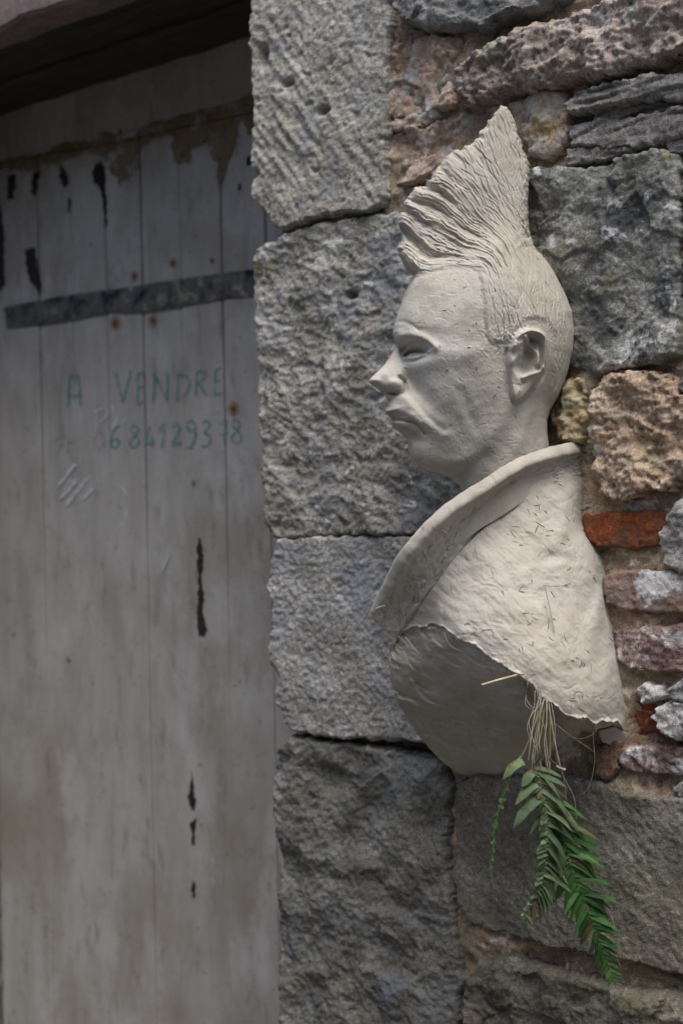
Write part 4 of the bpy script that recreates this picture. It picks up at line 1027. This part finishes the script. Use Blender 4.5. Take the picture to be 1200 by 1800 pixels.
def band(Ac, Bc, sg):
    def lay(off, dw): return np.column_stack([Ac[:, :2] + nrm * (off * (.25 + .75 * tip))[:, None], Ac[:, 2] + sg * dw * e2])
    out = [lay(70, -44), lay(24, -30), lay(6, -22), lay(0.5, -17), lay(0.5, -12), lay(4, -7), lay(12, -1.0), lay(18, 1.0), lay(21, -1.5)]
    e0 = lay(21, -1.5)
    for f in np.linspace(0.06, 1, 34):
        q = e0 * (1 - f) + Bc * f
        q[:, 2] -= sg * 9.0 * math.sin(f * math.pi) * endk
        out.append(q)
    for off, dw in ((6, -6), (14, -16)):
        out.append(np.column_stack([Bc[:, :2] + nrm * off, Bc[:, 2] + sg * dw]))
    return out
prof = band(Al, Bl, 1.0)
prof = np.array(prof)                                  # (m, n1, 3)
mI = np.arange(len(prof))[:, None] * np.ones((1, n1)); nI = np.ones((len(prof), 1)) * np.arange(n1)[None, :]
dep = 2.4 * fbm(nI / 13, mI / 7, 651, 4, .6) * sstep(2, 8, mI)
for k in range(220):
    i = rs.randint(8, n1 - 8); j = rs.randint(10, len(prof) - 3); an = rs.normal(.5, .9); L_ = rs.randint(3, 9)
    for q in range(-L_, L_ + 1):
        ii = int(i + q * math.cos(an)); jj = int(j + q * math.sin(an) * .7)
        if 0 <= ii < n1 and 9 <= jj < len(prof): dep[jj, ii] -= rs.uniform(0.5, 2.0)
prof[:, :, 2] += dep
prof[:, :, 1] += 1.6 * fbm(nI / 6, mI / 3, 655, 3) * np.exp(-((mI - 5) / 3.0) ** 2)
near = prof
k6 = (10.0 * e2)[:, None]
Af = np.column_stack([Al[:, :2] + nrm * k6, -Al[:, 2] * .55]); Bf = np.column_stack([Bl[:, :2], -Bl[:, 2] * .55])
far = np.array(band(Af, Bf, -1.0))[:, ::-1]; far[:, :, 2] = np.minimum(far[:, :, 2], -3.0)
full = np.concatenate([near, far[:, 1:]], 1)
mm, nn_ = full.shape[:2]
Vc = bust(full[..., 0], full[..., 1], full[..., 2]).reshape(-1, 3)
F = grid_faces(np.ones((mm, nn_), bool))
mesh_np('collar', Vc, F, clay, statue)

# broken flakes of clay hanging under the shoulder
def flake(px, w0, curl, seed):
    P = np.array(px, float); P = np.stack([P, (P + np.roll(P, -1, 0)) / 2], 1).reshape(-1, 2); c = P.mean(0); rings = []
    for f in (1.0, 0.75, 0.5, 0.25, 0.02):
        q = c + (P - c) * f; q = q + 3.2 * np.stack([fbm(q[:, 0] / 6, q[:, 1] / 6, seed, 2), fbm(q[:, 0] / 6, q[:, 1] / 6, seed + 4, 2)], 1)
        ww = w0 + curl * ((q[:, 0] - c[0]) / 30.0) ** 2 * 8 + (q[:, 1] - c[1]) * -0.5
        u, v = pre(q[:, 0], q[:, 1], ww); rings.append(bust(u, v, ww))
    fr = np.array(rings); bk_ = fr + dv * 0.004
    n_ = fr.shape[1]; Vv = np.vstack([fr.reshape(-1, 3), bk_.reshape(-1, 3)]); F = []
    off = fr.shape[0] * n_
    for i in range(fr.shape[0] - 1):
        for j in range(n_):
            k = (j + 1) % n_
            F.append((i * n_ + j, i * n_ + k, (i + 1) * n_ + k, (i + 1) * n_ + j)); F.append((off + i * n_ + j, off + (i + 1) * n_ + j, off + (i + 1) * n_ + k, off + i * n_ + k))
    for j in range(n_):
        k = (j + 1) % n_; F.append((j, off + j, off + k, k))
    return mesh_np('clay_flake', Vv, np.array(F), clay, statue)
flake([(1050, 1284), (1080, 1276), (1104, 1290), (1102, 1306), (1076, 1312), (1056, 1306)], 66, -1, 705)
# straw mixed into the clay
t = NT('dry_straw'); t.color(t.ramp(t.noise(80), [(0.3, (0.33, 0.27, 0.17)), (0.7, (0.52, 0.47, 0.36))])); straw = t.m
def path3(pts, n=14):
    q = spline(pts, n); u, v = pre(q[:, 0], q[:, 1], q[:, 2]); return bust(u, v, q[:, 2])
V, F = tube(path3([(922, 1183, 196), (880, 1194, 212), (846, 1204, 224)]), [0.0012] * 14, 6); mesh_np('straw', V, F, straw, statue)
for pts in [[(957, 1030, 160), (966, 1070, 168), (974, 1110, 178)], [(1000, 1025, 140), (980, 1030, 148), (955, 1029, 158)], [(712, 1120, 30), (722, 1134, 44), (724, 1150, 40)], [(780, 1112, 110), (790, 1134, 112), (812, 1146, 124)],
            [(742, 926, 128), (756, 934, 130), (768, 930, 134)], [(775, 930, 134), (784, 938, 132)], [(660, 1070, 30), (676, 1064, 40)], [(940, 880, 72), (950, 894, 80), (962, 900, 84)]]:
    V, F = tube(path3(pts, 10), [0.0007] * 10, 5); mesh_np('straw', V, F, straw, statue)

t = NT('dark_fleck'); t.color((0.17, 0.14, 0.10)); fleck = t.m
def flecks(name, Ug, Vg, Wg, msk, n, g0, lo, hi, mean):
    Vs = []; Fs = []; k0 = 0
    ii, jj = np.nonzero(msk); pick = rs.randint(0, len(ii), n)
    for q in pick:
        u, v = Ug[ii[q], jj[q]], Vg[ii[q], jj[q]]; an = rs.normal(mean, .8); L_ = rs.uniform(lo, hi); cv = rs.normal(0, .03)
        tt = np.linspace(-.5, .5, 5) * L_
        pu = u + tt * math.cos(an) - cv * tt ** 2 * math.sin(an); pv = v + tt * math.sin(an) + cv * tt ** 2 * math.cos(an)
        a = np.clip(((pv - Vg[0, 0]) / g0).round().astype(int), 0, Vg.shape[0] - 1); b = np.clip(((pu - Ug[0, 0]) / g0).round().astype(int), 0, Ug.shape[1] - 1)
        ww = Wg[a, b]
        if not msk[a, b].all() or np.ptp(ww) > L_: continue
        V_, F_ = tube(bust(pu, pv, ww + 0.25), np.array([.1, .5, .55, .4, .1]) * rs.uniform(.0006, .0011), 4)
        Vs.append(V_); Fs.append(F_ + k0); k0 += len(V_)
    o = mesh_np(name, np.vstack(Vs), np.vstack(Fs), fleck, statue); o['kind'] = 'stuff'
    return o
flecks('straw_flecks', U2, V2, W2, (sdT > 6) & (V2 < crest - 4) & (fbm(U2 / 60, V2 / 60, 640, 2) > 0.0), 140, G2, 3, 20, .6)
flecks('straw_flecks', U, V0, w, (sdO > 30) & (V0 > 490), 45, G, 3, 9, .6)
# ------------------------------------------------------------------ fern growing out of the bust
fo = bust(*[np.array(float(q)) for q in (*pre(955, 1225, 195), 195)])
fern = empty('fern', tuple(fo), 'small green fern hanging from a hole under the clay bust', 'fern')
def leaf_mat(name, a, b, brown):
    t = NT(name); c = t.ramp(t.noise(60, 5, .6), [(0.3, a), (0.7, b)])
    c = t.mix(t.ramp(t.noise(55, 4, .6, t.mapped(loc=(1, 5, 2))), [(brown, 0), (brown + .07, .9)]), c, (0.10, 0.062, 0.035))
    oi = t.n.new('ShaderNodeObjectInfo')
    c = t.mix(1.0, c, t.ramp(oi.outputs['Random'], [(0.0, (0.62, 0.66, 0.6)), (0.6, (1.0, 1.0, 1.0)), (1.0, (1.5, 1.35, 1.1))]), 'MULTIPLY')
    t.color(c); t.b.inputs['Roughness'].default_value = 0.55; t.b.inputs['Specular IOR Level'].default_value = 0.35
    tl = t.n.new('ShaderNodeBsdfTranslucent'); mx = t.n.new('ShaderNodeMixShader'); mx.inputs[0].default_value = 0.3
    t.l.new(c, tl.inputs[0]); t.l.new(t.b.outputs[0], mx.inputs[1]); t.l.new(tl.outputs[0], mx.inputs[2]); t.l.new(mx.outputs[0], t.n['Material Output'].inputs[0])
    t.bump(t.noise(220, 3, .6), 0.0006, .6)
    return t.m
Lg = leaf_mat('fern_green', (0.030, 0.10, 0.024), (0.075, 0.185, 0.048), .70)
Lp = leaf_mat('fern_pale', (0.055, 0.10, 0.045), (0.125, 0.185, 0.095), .56)
Lb = leaf_mat('fern_browned', (0.075, 0.06, 0.03), (0.16, 0.125, 0.065), .8)
t = NT('fern_stalk'); t.color(t.ramp(t.noise(50), [(0.3, (0.14, 0.155, 0.045)), (0.7, (0.25, 0.25, 0.09))])); stalk = t.m
t = NT('pale_root'); t.color(t.ramp(t.noise(70), [(0.3, (0.20, 0.165, 0.12)), (0.7, (0.46, 0.42, 0.35))])); rootm = t.m
t = NT('dark_root'); t.color((0.06, 0.045, 0.035)); droot = t.m

def leaflet(parent, p0, direction, length, width, normal, mat, droop, rs_):
    d = direction / np.linalg.norm(direction); nrm_ = normal / np.linalg.norm(normal)
    s_ = np.cross(d, nrm_); s_ /= np.linalg.norm(s_)
    ts = np.array([0, .12, .3, .5, .7, .86, 1.0]); wd = np.array([.95, .92, 1.0, .96, .78, .46, .03]) * width
    V = []; F = []
    for i, (tt, wv) in enumerate(zip(ts, wd)):
        c = p0 + d * length * tt + nrm_ * (-droop * tt * tt * length) + (s_ if (s_ @ uv) < 0 else -s_) * 0.22 * length * tt * tt
        wob = 1 + 0.13 * math.sin(9 * tt + rs_.uniform(0, 6))
        V += [c + s_ * wv * wob + nrm_ * (-wv * .12 + rs_.normal(0, .0006)), c + s_ * wv * .5, c, c - s_ * wv * .5, c - s_ * wv * wob + nrm_ * (-wv * .12 + rs_.normal(0, .0006))]
    for i in range(len(ts) - 1):
        for j in range(4): F.append((i * 5 + j, i * 5 + j + 1, (i + 1) * 5 + j + 1, (i + 1) * 5 + j))
    return mesh_np('leaflet', np.array(V), np.array(F), mat, parent)

def frond(stem, rib, n, lenL, lenR, mat, wid, seed, facing, stalk_r=0.0011, taperp=0.8):
    rs_ = np.random.RandomState(seed)
    P = path3(stem + rib, 60); rad = np.linspace(stalk_r, stalk_r * .35, 60)
    V, F = tube(P, rad, 6); fr = mesh_np('frond', V, F, stalk, fern)
    Q = path3(rib, n + 1)
    for i in range(n):
        f = i / n; p = Q[i]; tg = Q[min(i + 1, n)] - Q[max(i - 1, 0)]; tg /= np.linalg.norm(tg)
        env = (min(1, .60 + 2.0 * f) * (1 - f) ** taperp + .10) * 1.12
        side = np.cross(tg, -dv); side /= np.linalg.norm(side)
        for sgn, L in ((-1, lenL), (1, lenR)):
            if L <= 0: continue
            if rs_.rand() < .04: continue
            tilt = rs_.normal(0.0, 0.20)
            nr = -dv * facing[0] + side * sgn * facing[1] + uv * facing[2] + np.array([rs_.normal(0, .16), rs_.normal(0, .16), rs_.normal(0, .1)])
            dd = side * sgn * 0.86 + tg * (0.55 + tilt) - dv * rs_.uniform(-.1, .35)
            leaflet(fr, p + (tg * 0.002 if sgn > 0 else 0), dd, L * env * rs_.uniform(.78, 1.12) * S, wid * env ** .5 * rs_.uniform(.8, 1.15) * S, nr, Lb if rs_.rand() < .05 else mat, rs_.uniform(.05, .5), rs_)
    return fr
frond([(965, 1228, 196), (966, 1300, 206), (966, 1370, 205)], [(970, 1405, 202), (982, 1450, 200), (994, 1485, 196), (1006, 1530, 190), (1024, 1576, 182), (1044, 1628, 172), (1061, 1673, 160), (1082, 1738, 145)], 42, 74, 66, Lg, 5.3, 3, (1, .25, .35), .0011, .62)
frond([(957, 1230, 198), (950, 1290, 210), (938, 1330, 214)], [(940, 1350, 216), (950, 1385, 218), (960, 1430, 218), (961, 1480, 214), (956, 1530, 206), (942, 1576, 198), (918, 1610, 190)], 38, 64, 20, Lp, 5.0, 8, (.9, .3, .55), .0011, .45)
frond([(950, 1226, 198), (940, 1270, 212), (922, 1318, 214), (900, 1356, 210)], [(890, 1385, 206), (880, 1410, 202), (870, 1450, 196), (866, 1490, 190), (862, 1530, 184), (866, 1562, 178)], 13, 8, 6, Lg, 4, 12, (1, .2, .3), .0010, .5)
# two broad top leaflets, seen paler
rsl = np.random.RandomState(2)
top = [(918, 1336, 216, (-0.9, 0.35), 42, 9), (942, 1376, 217, (-.9, .4), 46, 8), (950, 1400, 217, (-.9, .45), 62, 10), (938, 1356, 216, (-.6, .3), 30, 8)]
fr0 = [o for o in fern.children if o.name.startswith('frond')][1]
for (a, b, c_, dd, L, wd) in top:
    u, v = pre(a, b, c_); p = bust(u, v, np.array(float(c_)))
    leaflet(fr0, p, rv * dd[0] - uv * dd[1] - dv * .25, L * S, wd * S, -dv * .8 + uv * .7 + rv * -.1, Lp, .35, rsl)
# roots and dead threads
rts = [[(950, 1215, 200), (938, 1262, 214), (930, 1320, 218), (928, 1336, 218)], [(958, 1218, 200), (948, 1262, 214), (942, 1310, 218), (950, 1330, 216)], [(962, 1222, 200), (970, 1280, 214), (980, 1330, 214), (990, 1366, 206), (1008, 1402, 196), (1012, 1440, 188)],
       [(964, 1216, 200), (974, 1270, 214), (976, 1320, 212), (984, 1350, 206)], [(960, 1214, 200), (960, 1270, 216), (956, 1310, 220), (962, 1350, 218), (970, 1396, 214), (972, 1422, 212)], [(954, 1234, 204), (934, 1256, 214), (926, 1280, 216), (932, 1300, 216)],
       [(1038, 1250, 168), (1042, 1300, 150), (1044, 1340, 140), (1034, 1384, 128), (1012, 1402, 118)], [(972, 1270, 206), (1000, 1292, 190), (1030, 1312, 170), (1044, 1322, 150)], [(1052, 1266, 150), (1044, 1288, 154), (1024, 1298, 160), (1004, 1296, 176)],
       [(922, 1226, 196), (936, 1244, 206), (956, 1240, 204)], [(924, 1222, 196), (924, 1240, 200), (940, 1250, 206)], [(990, 1366, 206), (994, 1400, 196), (996, 1424, 190)], [(1058, 1580, 168), (1074, 1612, 160), (1080, 1630, 156)], [(1072, 1655, 156), (1082, 1680, 148), (1090, 1700, 142)],
       [(928, 1180, 202), (927, 1200, 206), (926, 1212, 204)], [(946, 1210, 204), (949, 1236, 212), (947, 1262, 214)]]
for k, q in enumerate(rts):
    V, F = tube(path3(q, 22), np.linspace(1, .5, 22) * np.full(22, [.00075, .0006, .00075, .0005, .0008, .0005, .00045, .0004, .0004, .0004, .0004, .0005, .0005, .0005, .0005, .0006][k]), 5); mesh_np('root', V, F, rootm, fern)
rr_ = np.random.RandomState(21)
for k in range(9):
    a0 = (rr_.uniform(938, 972), rr_.uniform(1206, 1232), rr_.uniform(196, 206)); q = [a0]; dx = rr_.normal(1, 2)
    for j in range(rr_.randint(4, 8)):
        dx = dx * .6 + rr_.normal(0, 4); p_ = q[-1]; q.append((p_[0] + dx, p_[1] + rr_.uniform(8, 34), p_[2] + rr_.uniform(-3, 6)))
    V, F = tube(path3(q, 24), np.full(24, rr_.uniform(.00025, .0005)), 5); mesh_np('root', V, F, rootm if rr_.rand() < .7 else droot, fern)
for q in [[(954, 1312, 220), (948, 1330, 220), (940, 1342, 218)], [(958, 1328, 218), (974, 1342, 216), (992, 1352, 214)], [(952, 1205, 192), (955, 1222, 196), (962, 1235, 202)], [(946, 1216, 190), (958, 1226, 196), (968, 1222, 196)]]:
    V, F = tube(path3(q, 14), np.full(14, .0014), 6); mesh_np('root', V, F, droot, fern)
V, F = tube(path3([(976, 1346, 216), (992, 1353, 214)], 6), np.full(6, .0017), 6); mesh_np('twig', V, F, rootm, fern)
